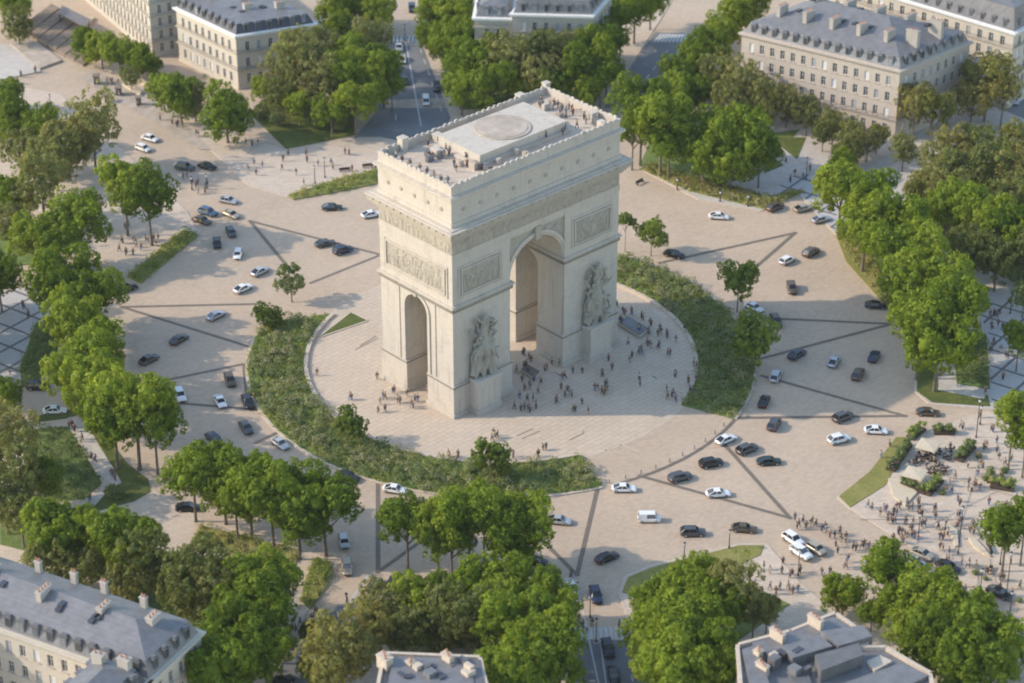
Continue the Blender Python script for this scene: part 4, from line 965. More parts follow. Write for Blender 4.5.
C = [(150,138,S_,'white',1,.3),(143,148,H_,'white',1,.35),(185,167,U_,'grey',1,.12),(207,166,S_,'black',1,.25),(228,200,S_,'silver',1,.2),(231,214,S_,'beige',1,.4),(208,212,U_,'blue',1,.3),(202,220,S_,'brown',1,.35),
 (231,232,H_,'grey',.5,.9),(217,243,H_,'black',.1,1),(238,254,H_,'white',-.3,1),(260,271,S_,'silver',1,-.5),(243,288,S_,'white',1,-.45),(216,315,S_,'silver',1,-.5),(179,339,S_,'grey',1,-.6),(149,359,S_,'grey',1,-.5),(127,288,S_,'black',1,-.3),
 (332,207,S_,'green',1,-.05),(371,214,S_,'white',1,-.2),(325,243,S_,'grey',1,-.2),(343,250,U_,'navy',1,-.3),(230,380,U_,'brown',.4,1),(180,395,U_,'white',.45,1),(220,401,S_,'white',.6,1),(248,402,U_,'black',.5,1),(246,427,S_,'grey',.7,1),(214,438,S_,'navy',1,.8),
 (38,386,U_,'black',1,-.02),(55,410,S_,'white',1,-.04),(188,507,S_,'black',1,-.05),(280,443,S_,'silver',1,.7),(348,476,S_,'black',1,.35),(395,489,S_,'white',1,.15),(344,541,H_,'silver',.2,1),(347,567,U_,'beige',.05,1),(375,584,H_,'grey',.6,-1),(394,582,U_,'black',.6,-1),
 (533,499,H_,'silver',1,.1),(624,488,S_,'white',1,.0),(680,477,U_,'grey',1,-.28),(711,463,U_,'black',1,-.2),(718,493,S_,'white',1,-.06),(726,439,S_,'white',1,-.42),(747,449,U_,'grey',1,-.4),(769,461,S_,'green',1,-.06),
 (649,518,V_,'white',1,.0),(693,532,U_,'grey',1,-.02),(744,528,S_,'brown',1,.08),(607,557,S_,'black',1,-.4),(559,520,S_,'silver',1,.1),(535,561,S_,'black',1,.1),(571,587,S_,'white',.35,1),(596,595,U_,'navy',.3,1),(559,600,S_,'grey',.6,1),(608,648,U_,'black',.3,1),(614,675,S_,'black',.2,1),
 (764,401,S_,'black',.45,-1),(774,424,U_,'grey',.6,-1),(843,417,U_,'grey',1,-.4),(839,439,U_,'white',1,-.25),(876,430,S_,'white',1,.05),(928,412,S_,'brown',1,.05),(797,354,S_,'navy',1,-.6),(834,361,S_,'silver',.55,-1),(874,356,S_,'navy',.5,-1),(858,374,U_,'brown',.6,-1),(776,376,U_,'silver',.5,-1),
 (876,305,S_,'black',1,.06),(811,252,U_,'brown',1,-.55),(787,260,H_,'white',1,-.5),(792,288,U_,'brown',.3,1),(776,321,U_,'brown',.5,1),(775,207,U_,'brown',1,-.45),(803,208,S_,'beige',1,-.25),(821,219,S_,'silver',1,-.22),(719,216,S_,'white',1,.06),(674,254,S_,'black',1,.2),(754,307,S_,'white',1,.5),
 (917,186,S_,'black',1,-.4),(437,87,U_,'navy',.12,1),(426,101,V_,'white',.1,1),(399,47,S_,'silver',.15,1),(402,59,S_,'white',.15,1),(405,80,S_,'black',.15,1),(412,8,U_,'navy',.1,1),
 (793,540,U_,'white',1,.65),(801,553,U_,'white',1,.65),(816,549,H_,'beige',1,.6),(922,554,S_,'beige',1,.42),(948,567,S_,'black',1,.42),(938,578,S_,'brown',1,.42),(999,593,S_,'black',1,.42),(914,562,H_,'silver',1,.4),
 (270,641,S_,'grey',1,-.3),(281,681,S_,'black',1,-.4),(1018,130,V_,'white',.3,1),(1014,100,U_,'silver',.3,1)]
for c in C: car(*c)
finish_labels(CARS)
# ------------------------------------------------------------------ people
def skin(name, joints, edges, radii, mat, root=0, sub=1):
    me = bpy.data.meshes.new(name); me.from_pydata(joints, edges, []); o = bpy.data.objects.new(name, me); COL.objects.link(o)
    md = o.modifiers.new('skin', 'SKIN'); md.use_smooth_shade = True
    for i, r in enumerate(radii): me.skin_vertices[0].data[i].radius = (r, r) if not isinstance(r, tuple) else r
    me.skin_vertices[0].data[root].use_root = True
    sb = o.modifiers.new('sub', 'SUBSURF'); sb.levels = sub; sb.render_levels = sub
    dg = bpy.context.evaluated_depsgraph_get(); out = bpy.data.meshes.new_from_object(o.evaluated_get(dg)); out.name = name
    bpy.data.objects.remove(o); out.materials.clear(); out.materials.append(MATS[mat])
    out.polygons.foreach_set('use_smooth', [True]*len(out.polygons)); return out
def person_meshes(stride, armsw, h=1.72, bend=0.0, sit=False):
    k = h/1.72
    f1, f2 = stride, -stride
    hip, kz = .90*k, .48*k
    if sit: hip = .50*k
    J = [(0, 0, hip), (.02, 0, hip+.28*k), (.03+bend, 0, hip+.50*k), (.04+bend*1.2, 0, hip+.60*k), (.06+bend*1.3, 0, hip+.72*k)]
    R = [(.15, .11), (.145, .11), (.17, .11), .06, .095]
    E = [(0, 1), (1, 2), (2, 3), (3, 4)]
    legs = []
    for s, f in ((-1, f1), (1, f2)):
        y = s*.10; o = len(J)
        if sit: J += [(.05, y, hip-.02), (.43, y, hip-.02), (.45, y, .08), (.60, y, .04)]
        else: J += [(.01, y, hip-.08), (f*.55+.03, y, kz), (f-.04, y, .09), (f+.12, y, .045)]
        R += [.095, .062, .045, .04]; E += [(0, o), (o, o+1), (o+1, o+2), (o+2, o+3)]; legs.append(o)
    for s, a in ((-1, -armsw), (1, armsw)):
        o = len(J); y = s*.21
        J += [(.03+bend, y*.95, hip+.47*k), (.0+a*.5+bend, y*1.12, hip+.22*k), (.08+a+bend, y*1.1, hip+.0*k), (.12+a*1.15+bend, y*1.08, hip-.07*k)]
        R += [.058, .042, .034, .04]; E += [(2, o), (o, o+1), (o+1, o+2), (o+2, o+3)]
    body = skin('body', J, E, R, 'skin')
    tJ = J[:3]+[J[13], J[14], J[15], J[17], J[18], J[19]]
    tR = [(.175, .13), (.165, .128), (.19, .128), .078, .058, .047, .078, .058, .047]
    top = skin('jacket', tJ, [(0, 1), (1, 2), (2, 3), (3, 4), (4, 5), (2, 6), (6, 7), (7, 8)], tR, 'cloth_navy')
    l1, l2 = legs; lJ = [J[0]]+J[l1:l1+3]+J[l2:l2+3]
    trousers = skin('trousers', lJ, [(0, 1), (1, 2), (2, 3), (0, 4), (4, 5), (5, 6)], [(.172, .128), .115, .08, .066, .115, .08, .066], 'cloth_grey')
    hd = J[4]; b = MB(); b.sm = True; b.ball((hd[0]-.015, 0, hd[2]+.035), .108, 9, 6, (1.0, .92, .95)); hair = b.mesh('hair', 'hair_dark')
    b = MB(); b.sm = True
    for s in (-1, 1): b.ball((hd[0]+.088, s*.035, hd[2]+.01), .014, 5, 4)
    b.ball((hd[0]+.1, 0, hd[2]-.02), .018, 5, 4); b.ball((hd[0]+.09, 0, hd[2]-.055), .02, 5, 4, (.5, 1.4, .4))
    face = b.mesh('face', 'skin')
    return body, top, trousers, hair, face
PM = [person_meshes(.24, .16), person_meshes(-.20, -.14, 1.66), person_meshes(.05, .05, 1.78), person_meshes(.32, .22, 1.70, .03), person_meshes(.0, .12, 1.62, .05)]
SITM = person_meshes(0, .14, 1.7, .02, True)
PEOPLE = []; NP = 0
EXTRA = MB(); XM = []
def person(cx, cy, where, grp, z=0.0, sit=False, seat=0.0, merged=False):
    global NP
    NP += 1; r = random.Random(NP*31+5); P = at(cx, cy, z+.85); P.z = z+.012+seat; rz = r.uniform(0, 6.28)
    M = SITM if sit else r.choice(PM)
    top = r.choice(['black', 'black', 'black', 'navy', 'navy', 'grey', 'grey', 'white', 'beige', 'brown', 'brown', 'rust', 'blue', 'olive', 'olive', 'red']); leg = r.choice(['black', 'navy', 'grey', 'beige', 'blue', 'brown'])
    if merged:                                    # past three hundred: one crowd
        Rm = Matrix.Translation(P) @ Matrix.Rotation(rz, 4, 'Z') @ Matrix.Diagonal((1.2, 1.2, 1.08, 1))
        for m, mt in zip(M[:4], ('skin', 'cloth_'+top, 'cloth_'+leg, 'hair_dark')):
            if mt not in XM: XM.append(mt)
            EXTRA.cur = XM.index(mt); EXTRA.sm = True; EXTRA.add([tuple(Rm @ v.co) for v in m.vertices], [tuple(p.vertices) for p in m.polygons])
        return
    o = link('person', None, None, P); o['category'] = 'person'; o['group'] = grp; o.rotation_euler.z = rz; o.scale = (1.2, 1.2, 1.08)
    for m, nm in zip(M, ('body', 'jacket', 'trousers', 'hair', 'face')):
        c = link(nm, m, o, (0, 0, 0))
        if nm == 'jacket': recolour(c, 'cloth_'+top)
        if nm == 'trousers': recolour(c, 'cloth_'+leg)
        if nm == 'hair' and r.random() < .3: recolour(c, 'hair_fair')
    PEOPLE.append((o, '%s, %s top, %s trousers, %s' % ('seated person' if sit else 'person', top, leg, where), cx))
def crowd(pts, where, grp, z=0.0):
    more = 0 if 'roof' in grp or 'lawn' in grp else .5 if 'white cars' in grp else 1
    for x, y in pts: person(x, y, where, grp, z, merged=len(PEOPLE) >= 300-12)
    q = random.Random(len(pts))
    for x, y in pts:
        if q.random() < .65*more: LATE.append((x+q.uniform(-4, 4), y+q.uniform(-2.5, 2.5), z))
LATE = []
crowd([(523,352),(531,359),(517,370),(545,368),(534,378),(530,386),(538,390),(541,381),(526,364),(565,375),(573,370),(552,361),(569,391),(572,394),(565,394),(536,404),(530,409),(521,408)], 'before the great vault', 'people before the great vault', .02)
crowd([(602,372),(605,384),(612,366),(602,390),(598,387),(606,391),(630,360),(632,354),(642,352),(648,343),(641,348),(658,345),(670,352),(675,374),(674,392),(690,389),(697,365),(697,378),(582,401),(573,409),(588,411),(623,310),(632,312),(622,320),(643,317),(651,323),(660,327),(667,333),(676,339),(647,341),(658,333),(617,304),(640,327),(628,341)], 'on the shaded plaza', 'people on the shaded plaza', .02)
crowd([(350,396),(380,401),(385,396),(393,390),(400,400),(415,398),(413,405),(378,409),(385,408),(377,376),(317,372),(427,388),(407,393)], 'beside the small vault of the arch', 'people beside the small vault', .02)
crowd([(546,446),(538,453),(513,455),(497,434),(492,437),(448,453),(458,454)], 'on the sunlit plaza front', 'people on the sunlit plaza', .02)
crowd([(795,517),(803,519),(799,523),(806,525),(812,520),(816,523),(822,528),(826,529),(830,534),(835,534),(836,543),(840,538),(845,541),(840,530),(846,536),(853,546),(862,545),(869,545),(873,548),(885,541),(838,550),(848,558),(846,565),(783,560),(782,570),(770,570),(800,570),(822,571),(830,571),(824,578),(832,579),(770,586),(776,590),(788,585),(793,590),(780,586),(798,588),(764,566),(790,574),(762,590)], 'beside the white cars', 'crowd beside the white cars', .14)
crowd([(868,504),(872,506),(880,513),(892,516),(897,512),(895,520),(900,505),(907,502),(912,506),(918,500),(919,508),(920,514),(905,521),(899,530),(893,537),(915,534),(918,538),(905,533),(912,528),(888,520),(903,540),(884,508),(925,522)], 'below the cafe parasols', 'crowd below the cafe parasols', .16)
crowd([(963,426),(980,414),(992,428),(984,446),(997,440),(997,449),(968,464),(983,465),(969,481),(975,483),(972,488),(980,486),(952,490),(944,489),(937,488),(930,487),(958,498),(960,502),(936,507),(962,520),(957,525),(960,514),(972,524),(974,531),(937,526),(946,522),(940,536),(948,532),(940,546),(962,561),(968,564),(965,590),(990,572),(1012,592),(1020,584),(986,570),(1001,576),(1016,497),(978,470),(1006,505),(990,512)], 'on the right edge pavement', 'people on the lower right pavement', .15)
crowd([(571,573),(592,622),(583,624),(619,624),(634,632),(347,602),(312,618),(306,626),(300,622),(318,612),(296,628)], 'by the lower crossings', 'people by the lower crossings', .06)
crowd([(72,424),(74,428),(82,438),(95,458),(111,472),(114,475),(90,496)], 'on the left meadow path', 'people on the left path', .16)
crowd([(980,287),(972,294),(981,301),(1000,311),(997,314),(993,326),(1004,327),(1008,355),(1003,376),(948,366),(950,369),(1012,395),(968,300),(985,390),(795,172),(803,176),(786,160),(810,168),(790,178)], 'on the right lattice walk', 'people on the right lattice walk', .16)
crowd([(541,100),(540,104),(554,103),(558,105),(562,108),(566,110),(569,106),(573,112),(560,112),(584,116),(586,120),(577,124),(565,128),(563,131),(553,106),(566,115),(572,108)], 'on the roof\'s right end', 'people on the arch roof right end', 49.1)
crowd([(428,142),(432,155),(429,158),(446,148),(449,152),(457,150),(466,156),(467,163),(454,163),(456,168),(476,165),(482,160),(495,155),(500,152),(512,148),(520,143),(530,141),(538,138),(546,136)], 'on the roof\'s near side', 'people on the arch roof near side', 49.1)
crowd([(396,155),(402,159),(410,163),(420,167),(427,171),(434,175),(441,179),(388,151),(448,180)], 'at the roof\'s left parapet', 'people on the arch roof left parapet', 49.1)
crowd([(283,158),(288,152),(306,152),(307,159),(318,163),(331,162),(333,166),(345,151),(349,152),(352,168),(372,166),(376,168),(254,161),(262,164),(256,172),(248,168),(246,141),(252,143),(258,142),(282,167),(304,182),(296,172)], 'below the far lawn', 'people below the far lawn', .13)
crowd([(133,238),(146,238),(153,238),(158,237),(141,247),(126,252),(133,252),(119,248),(125,226),(136,244),(156,243),(121,240),(37,268),(28,312),(24,306),(10,372),(72,268)], 'under the upper left trees', 'people under the upper left trees', .14)
crowd([(183,176),(192,182),(198,182),(206,183),(205,190),(198,191),(51,105),(148,168)], 'crossing at upper left', 'people crossing at upper left', .02)
crowd([(98,82),(110,82),(119,93),(107,80),(138,104),(160,117),(178,123),(198,134),(118,82),(172,121),(182,126),(234,141),(21,74),(35,70),(14,80)], 'by the bench walls', 'people by the bench walls', .13)
for (x, y) in ((912,462),(920,460),(928,462),(934,458),(938,464),(926,470),(932,472),(940,468),(930,452),(946,456),(922,453),(944,470)): person(x, y, 'at the cafe tables', 'people at the cafe tables', .14, True)
for x, y, z in LATE: person(x, y, '', '', z, merged=True)
q = random.Random(77)
for k in range(14): person(q.uniform(512, 600), q.uniform(352, 408), '', '', .02, merged=True)
for k in range(12): person(q.uniform(600, 690), q.uniform(322, 400), '', '', .02, merged=True) 
for k in range(46): person(q.uniform(880, 1022), q.uniform(440, 600), '', '', .14, merged=True)
for k in range(14): person(q.uniform(955, 1005), q.uniform(275, 400), '', '', .16, merged=True)
EXTRA.build('crowd', XM, None, kind='stuff')
print('PEOPLE', len(PEOPLE))
finish_labels(PEOPLE)
# ------------------------------------------------------------------ street furniture
LAMPS = []
def lamp(cx, cy, h, where, z=.0, lantern=True):
    P = at(cx, cy); P.z = z; o = link('street_lamp', None, None, P); o['category'] = 'street lamp'; o['group'] = 'dark street lamps'
    b = MB(); b.tube((0, 0, -.05), (0, 0, .5), .22, .16, 8); b.tube((0, 0, .5), (0, 0, h), .10, .07, 8); b.build('pole', 'iron', o)
    b = MB(); b.tube((0, 0, h), (0, 0, h+.12), .12, .24, 8); b.tube((0, 0, h+.62), (0, 0, h+.85), .3, .06, 8); ln = b.build('lantern', 'iron', o)
    b = MB(); b.tube((0, 0, h+.12), (0, 0, h+.62), .2, .27, 8); b.build('lantern_glass', 'lamp_lens', ln)
    b = MB(); b.box(-.35, .35, -.35, .35, -.1, .04); b.build('foot', 'kerb_stone', o)
    LAMPS.append((o, 'slim dark street lamp '+where, cx))
for a in ((405,41,3.8,'on the far straight avenue'),(577,600,3,'on the lower avenue median'),(590,618,4,'on the lower avenue median'),(596,643,4.4,'on the lower avenue median'),(684,560,3.0,'on the lawn near lower avenue'),(729,549,3.4,'on the lawn near lower avenue'),
          (347,612,3.2,'entering the lower left avenue'),(958,554,9.5,'on the crowded right pavement'),(976,438,8,'at the right edge pavement'),(978,610,8,'on the crowded right pavement'),(1008,628,7,'on the crowded right pavement'),(798,576,5,'beside the white cars'),(918,540,5,'below the cafe parasols'),
          (1006,598,9,'on the crowded right pavement'),(325,178,4.5,'on the pavement below the far lawn'),(315,184,4,'on the pavement below the far lawn'),(151,246,4,'under the upper left trees'),(980,425,3.6,'at the right edge pavement'),(192,190,2.6,'at upper left of the ring road'),(207,189,3,'at upper left of the ring road'),(51,110,3.4,'on the upper left pavement'),
          (1010,314,5,'on the right lattice walk'),(1000,565,6,'on the crowded right pavement'),(806,180,5,'before the long slate roof building'),(720,202,2,'on the verge behind the arch'),(748,207,2.2,'on the verge behind the arch'),(677,190,2.2,'on the verge behind the arch')): lamp(a[0], a[1], a[2], a[3], .1)
finish_labels(LAMPS)
BOL = []
bm_ = MB(); bm_.tube((0, 0, -.05), (0, 0, .8), .12, .1, 8); bm_.ball((0, 0, .84), .13, 8, 5); bpost = bm_.mesh('bollard', 'steel')
for k in range(11):
    a = -109+39*k/10; P = (AC[0]+51.0*math.cos(R_(a)), AC[1]+51.0*math.sin(R_(a)), .01)
    o = link('bollard', bpost, None, P, category='bollard', group='bollards along the open plaza edge'); BOL.append((o, 'grey post on the open plaza edge', px(P)[0]))
for a in (-12, -20, -28, -36, -44, -52, -60, 128, 136, 144, 152, 160, 170, 180, 190, 200):
    P = (AC[0]+39.6*math.cos(R_(a)), AC[1]+39.6*math.sin(R_(a)), .01); o = link('bollard', bpost, None, P, category='bollard', group='bollards inside the plaza kerb'); BOL.append((o, 'short grey post inside the %s curved kerb' % ('right' if a < 0 else 'left'), px(P)[0]+a*.001))
finish_labels(BOL)
# bronze table beside the right pier
def slab_thing(pts, label):
    c = at(sum(p[0] for p in pts)/4, sum(p[1] for p in pts)/4); o = thing('memorial_slab', label, 'memorial', c); P = [(q[0]-c.x, q[1]-c.y) for q in poly(pts)]
    b = MB(); b.prism(P, 0.0, .55); b.build('base', 'terrace_stone', o)
    b = MB(); b.prism([(x*.86, y*.86) for x, y in P], .55, .72); b.build('plate', 'dark_zinc', o)
    b = MB()
    for k in range(4):
        p, q = Vector((*P[k], 0)), Vector((*P[(k+1) % 4], 0)); b.tube(p+Z1*.6, q+Z1*.6, .1, .1, 6)
    b.build('rim', 'kerb_stone', o)
slab_thing([(617, 325), (627, 318), (650, 331), (640, 339)], 'flat dark memorial slab with pale rim beside the right pier')
slab_thing([(520, 372), (527, 366), (541, 374), (534, 381)], 'flat memorial slab on the ground in front of the great vault')
# cafe: parasols, tables and chairs
PAR = []
def parasol(cx, cy, w, label):
    P = at(cx, cy, 2.6); P.z = .12; o = thing('parasol', label, 'parasol', P, 'square cafe parasols'); o.rotation_euler.z = .35
    b = MB(); b.tube((0, 0, 0), (0, 0, 2.58), .06, .05, 8); b.tube((0, 0, 0), (0, 0, .12), .5, .45, 10); b.build('pole', 'iron', o)
    b = MB(); h = w/2; b.add([(-h, -h, 2.35), (h, -h, 2.35), (h, h, 2.35), (-h, h, 2.35), (0, 0, 2.6)], [(0, 1, 4), (1, 2, 4), (2, 3, 4), (3, 0, 4)])
    for (p, q) in (((-h, -h), (h, -h)), ((h, -h), (h, h)), ((h, h), (-h, h)), ((-h, h), (-h, -h))): b.quad((*p, 2.1), (*q, 2.1), (*q, 2.35), (*p, 2.35))
    b.build('canopy', 'canvas', o)
parasol(928, 444, 3.9, 'square cream parasol at the upper end of the cafe terrace'); parasol(915, 472, 3.9, 'square cream parasol at the lower end of the cafe terrace')
TB = []; tp = None
for k, (x, y) in enumerate(((914,464),(924,462),(932,461),(938,467),(928,473),(936,474),(948,460),(926,455),(944,472),(920,458),(950,452),(940,455))):
    P = at(x, y); P.z = .12
    if tp is None:
        o = link('cafe_table', None, None); o['category'] = 'table'; o['group'] = 'round cafe tables'
        b = MB(); b.tube((0, 0, .70), (0, 0, .74), .45, .45, 14); b.build('tabletop', 'dark_wood', o); b = MB(); b.tube((0, 0, 0), (0, 0, .7), .05, .04, 6); b.tube((0, 0, 0), (0, 0, .04), .28, .25, 8); b.build('base', 'iron', o); tp = o
        ch = link('cafe_chair', None, None); ch['category'] = 'chair'; ch['group'] = 'dark cafe chairs'
        b = MB(); b.box(-.22, .22, -.22, .22, .43, .48); b.build('seat', 'dark_wood', ch); b = MB(); b.box(-.25, -.2, -.22, .22, .48, .88); b.build('backrest', 'dark_wood', ch)
        for sx in (-1, 1):
            for sy in (-1, 1): b = MB(); b.box(sx*.19-.02, sx*.19+.02, sy*.19-.02, sy*.19+.02, 0, .43); b.build('leg', 'iron', ch)
        first = True
    else: o = copy_tree(tp); first = False
    o.location = P; TB.append((o, 'small round dark table on the cafe terrace', x))
    for j, a in enumerate((.3+k, 2.4+k, 4.5+k)):
        c = ch if first and j == 0 else copy_tree(ch)
        c.location = P+Vector((.78*math.cos(a), .78*math.sin(a), 0)); c.rotation_euler.z = a+math.pi; TB.append((c, 'dark wooden chair at %s cafe tables' % ('the upper' if y < 462 else 'the lower'), px(c.location)[0]))
finish_labels(TB)
# open pavilion slab beside the cafe and benches
def flat_thing(name, cat, pts, h, mat, label, z=.12, grp=None):
    b = MB(); b.prism(poly(pts), z, z+h); o = b.build(name, mat, None, label=label, category=cat)
    if grp: o['group'] = grp
    return o
flat_thing('platform', 'platform', [(888, 480), (899, 480), (917, 494), (905, 507), (893, 498)], .35, 'canvas', 'low pale stone platform below the lower cafe parasol')
flat_thing('curved_bench', 'bench', [(941, 529), (950, 527), (957, 532), (958, 548), (955, 548), (952, 538)], .45, 'canvas', 'curved pale bench left of the tall lamp on the crowded pavement')
flat_thing('curved_bench', 'bench', [(968, 540), (974, 540), (984, 550), (990, 558), (984, 556), (974, 549)], .45, 'canvas', 'curved pale bench right of the tall lamp on the crowded pavement')
def bench(cx, cy, ang, label, z=.12, L=2.6):
    P = at(cx, cy); P.z = z; o = thing('bench', label, 'bench', P, 'wooden benches'); o.rotation_euler.z = ang
    b = MB(); b.box(-L/2, L/2, -.25, .25, .42, .48); b.build('seat', 'dark_wood', o); b = MB(); b.box(-L/2, L/2, .25, .31, .5, .95); b.build('backrest', 'dark_wood', o)
    for s in (-1, 1): b = MB(); b.box(s*L*.4-.05, s*L*.4+.05, -.22, .22, 0, .42); b.build('leg', 'iron', o)
bench(1003, 480, .9, 'long dark bench behind the low hedge planter at the right edge'); bench(990, 551, .9, 'dark bench beside the right curved pale bench'); bench(990, 572, .4, 'dark bench below the right hand lamp with a shrub')
bench(345, 172, -.5, 'dark bench on the pavement below the far lawn near a lamp'); bench(368, 168, -.5, 'dark bench on the pavement close to the left side of the arch')
bench(640, 184, .1, 'dark bench on the verge right behind the arch')
# cabinets and small kiosks by the upper left pavement
def kiosk(cx, cy, w, d, h, label):
    P = at(cx, cy); P.z = .12; o = thing('kiosk', label, 'kiosk', P, 'small dark kiosks at upper left'); o.rotation_euler.z = .9
    b = MB(); b.box(-w/2, w/2, -d/2, d/2, 0, h); b.build('cabin', 'dark_zinc', o); b = MB(); b.box(-w/2-.2, w/2+.2, -d/2-.2, d/2+.2, h, h+.18); b.build('roof', 'brown_stone', o)
    b = MB(); b.box(-w/2+.2, w/2-.2, -d/2-.03, -d/2+.02, .9, h-.3); b.build('window', 'window_glass', o)
kiosk(97, 84, 1.6, 1.4, 2.2, 'dark kiosk on the upper left pavement, nearest the tree clump'); kiosk(119, 95, 1.6, 1.4, 2.0, 'dark kiosk on the upper left pavement, in front of the bench walls'); kiosk(139, 105, 1.3, 1.2, 2.0, 'dark kiosk at the low end of the long bench wall'); kiosk(107, 102, 1.2, 1.0, 1.8, 'small dark kiosk at the edge of the pale crossing upper left')
# market stall by the far left steps
for (pts, lab) in (([(62, 6), (90, 20), (86, 28), (58, 14)], 'pale glass canopy roof before the striped facade'),):
    c = at(74, 17); o = thing('canopy', lab, 'canopy', c); P = [(q[0]-c.x, q[1]-c.y) for q in poly(pts, 3.5)]
    P = [(at(u, v, 3.5).x-c.x, at(u, v, 3.5).y-c.y) for u, v in pts]
    b = MB(); b.prism(P, 3.5, 3.8); b.build('roof', 'zinc', o)
    for p in P: b = MB(); b.tube((p[0]*.9, p[1]*.9, 0), (p[0]*.9, p[1]*.9, 3.5), .15, .15, 6); b.build('leg', 'iron', o)
# ------------------------------------------------------------------ buildings
WINM = {}
def win_mesh(w, h, kind):
    k = (round(w, 2), round(h, 2), kind)
    if k in WINM: return WINM[k]
    f = MB(); t = .09
    f.box(-w/2, w/2, -.03, .06, 0, t); f.box(-w/2, w/2, -.03, .06, h-t, h); f.box(-w/2, -w/2+t, -.03, .06, t, h-t); f.box(w/2-t, w/2, -.03, .06, t, h-t)
    f.box(-.04, .04, -.025, .05, t, h-t); f.box(-w/2+t, -.04, -.02, .04, h*.62, h*.62+.06); f.box(.04, w/2-t, -.02, .04, h*.62, h*.62+.06)
    s = MB(); s.box(-w/2-.15, w/2+.15, -.42, -.02, -.16, .02)
    p = MB(); p.box(-w/2+.02, w/2-.02, .0, .03, .02, h-.02)
    WINM[k] = (f.mesh('window', 'frame_paint'), p.mesh('pane', 'window_glass'), s.mesh('sill', 'facade_stone')); return WINM[k]
class House:
    def __init__(s, name, label, loc): s.root = thing(name, label, 'building', loc); s.nw = 0; s.rest = []
    def put(s, name, b, mat): return b.build(name, mat, None) if False else s._rel(name, b, mat)
    def _rel(s, name, b, mat):
        L = s.root.location; b.v = [(x-L.x, y-L.y, z-L.z) for x, y, z in b.v]; return b.build(name, mat, s.root)
    def wall(s, b, O, e, n, L, z0, z1, cols, rows, reveal=.28, curtain=0.0, seed=1):
        "wall plane from O along e, outward n; cols: (centre, width); rows: (sill, height)"
        O = Vector(O); us = sorted({0.0, L} | {c-w/2 for c, w in cols} | {c+w/2 for c, w in cols}); vs_ = sorted({z0, z1} | {a for a, h in rows} | {a+h for a, h in rows})
        hole = lambda u, v: any(abs(u-c) < w/2 for c, w in cols) and any(a < v < a+h for a, h in rows)
        P = lambda u, v, d=0: tuple(Vector((O.x, O.y, 0))+e*u+Vector((0, 0, v))-n*d)
        for i in range(len(us)-1):
            for j in range(len(vs_)-1):
                if hole((us[i]+us[i+1])/2, (vs_[j]+vs_[j+1])/2): continue
                b.quad(P(us[i], vs_[j]), P(us[i+1], vs_[j]), P(us[i+1], vs_[j+1]), P(us[i], vs_[j+1]))
        ang = math.atan2(e.y, e.x)
        for c, w in cols:
            for a, h in rows:
                u0, u1, v0, v1 = c-w/2, c+w/2, a, a+h; d = reveal
                b.quad(P(u0, v0), P(u0, v0, d), P(u0, v1, d), P(u0, v1)); b.quad(P(u1, v0, d), P(u1, v0), P(u1, v1), P(u1, v1, d)); b.quad(P(u0, v1), P(u0, v1, d), P(u1, v1, d), P(u1, v1)); b.quad(P(u0, v0, d), P(u0, v0), P(u1, v0), P(u1, v0, d))
                f, p, sl = win_mesh(w, h, 0); loc = Vector(P(c, a, d*.75))-s.root.location
                if s.nw < 98:
                    s.nw += 1; fo = link('window', f, s.root, loc); fo.rotation_euler.z = ang
                    link('pane', p, fo, (0, 0, 0)); link('sill', sl, fo, (0, 0, 0))
                    s.vary(fo)
                else:
                    s.rest.append((Vector(P(c, a, d*.75)), ang, f, p))
    def vary(s, fo):
        if random.Random(s.nw*7).random() < .16: recolour(fo.children[0], 'curtain')
    def flush(s):
        if not s.rest: return
        b = MB(); L = s.root.location
        for (q, ang, f, p) in s.rest:
            Rm = Matrix.Rotation(ang, 4, 'Z')
            for me, mi in ((f, 0), (p, 1)):
                b.cur = mi; b.add([tuple((Rm @ v.co)+q-L) for v in me.vertices], [tuple(pp.vertices) for pp in me.polygons])
        o = b.build('window_rows', ['frame_paint', 'window_glass'], s.root); o['kind'] = 'stuff'
def cols_for(L, pitch, w, margin=1.4):
    n = max(1, int((L-2*margin)/pitch)); return [(margin+(L-2*margin)*(k+.5)/n, w) for k in range(n)]
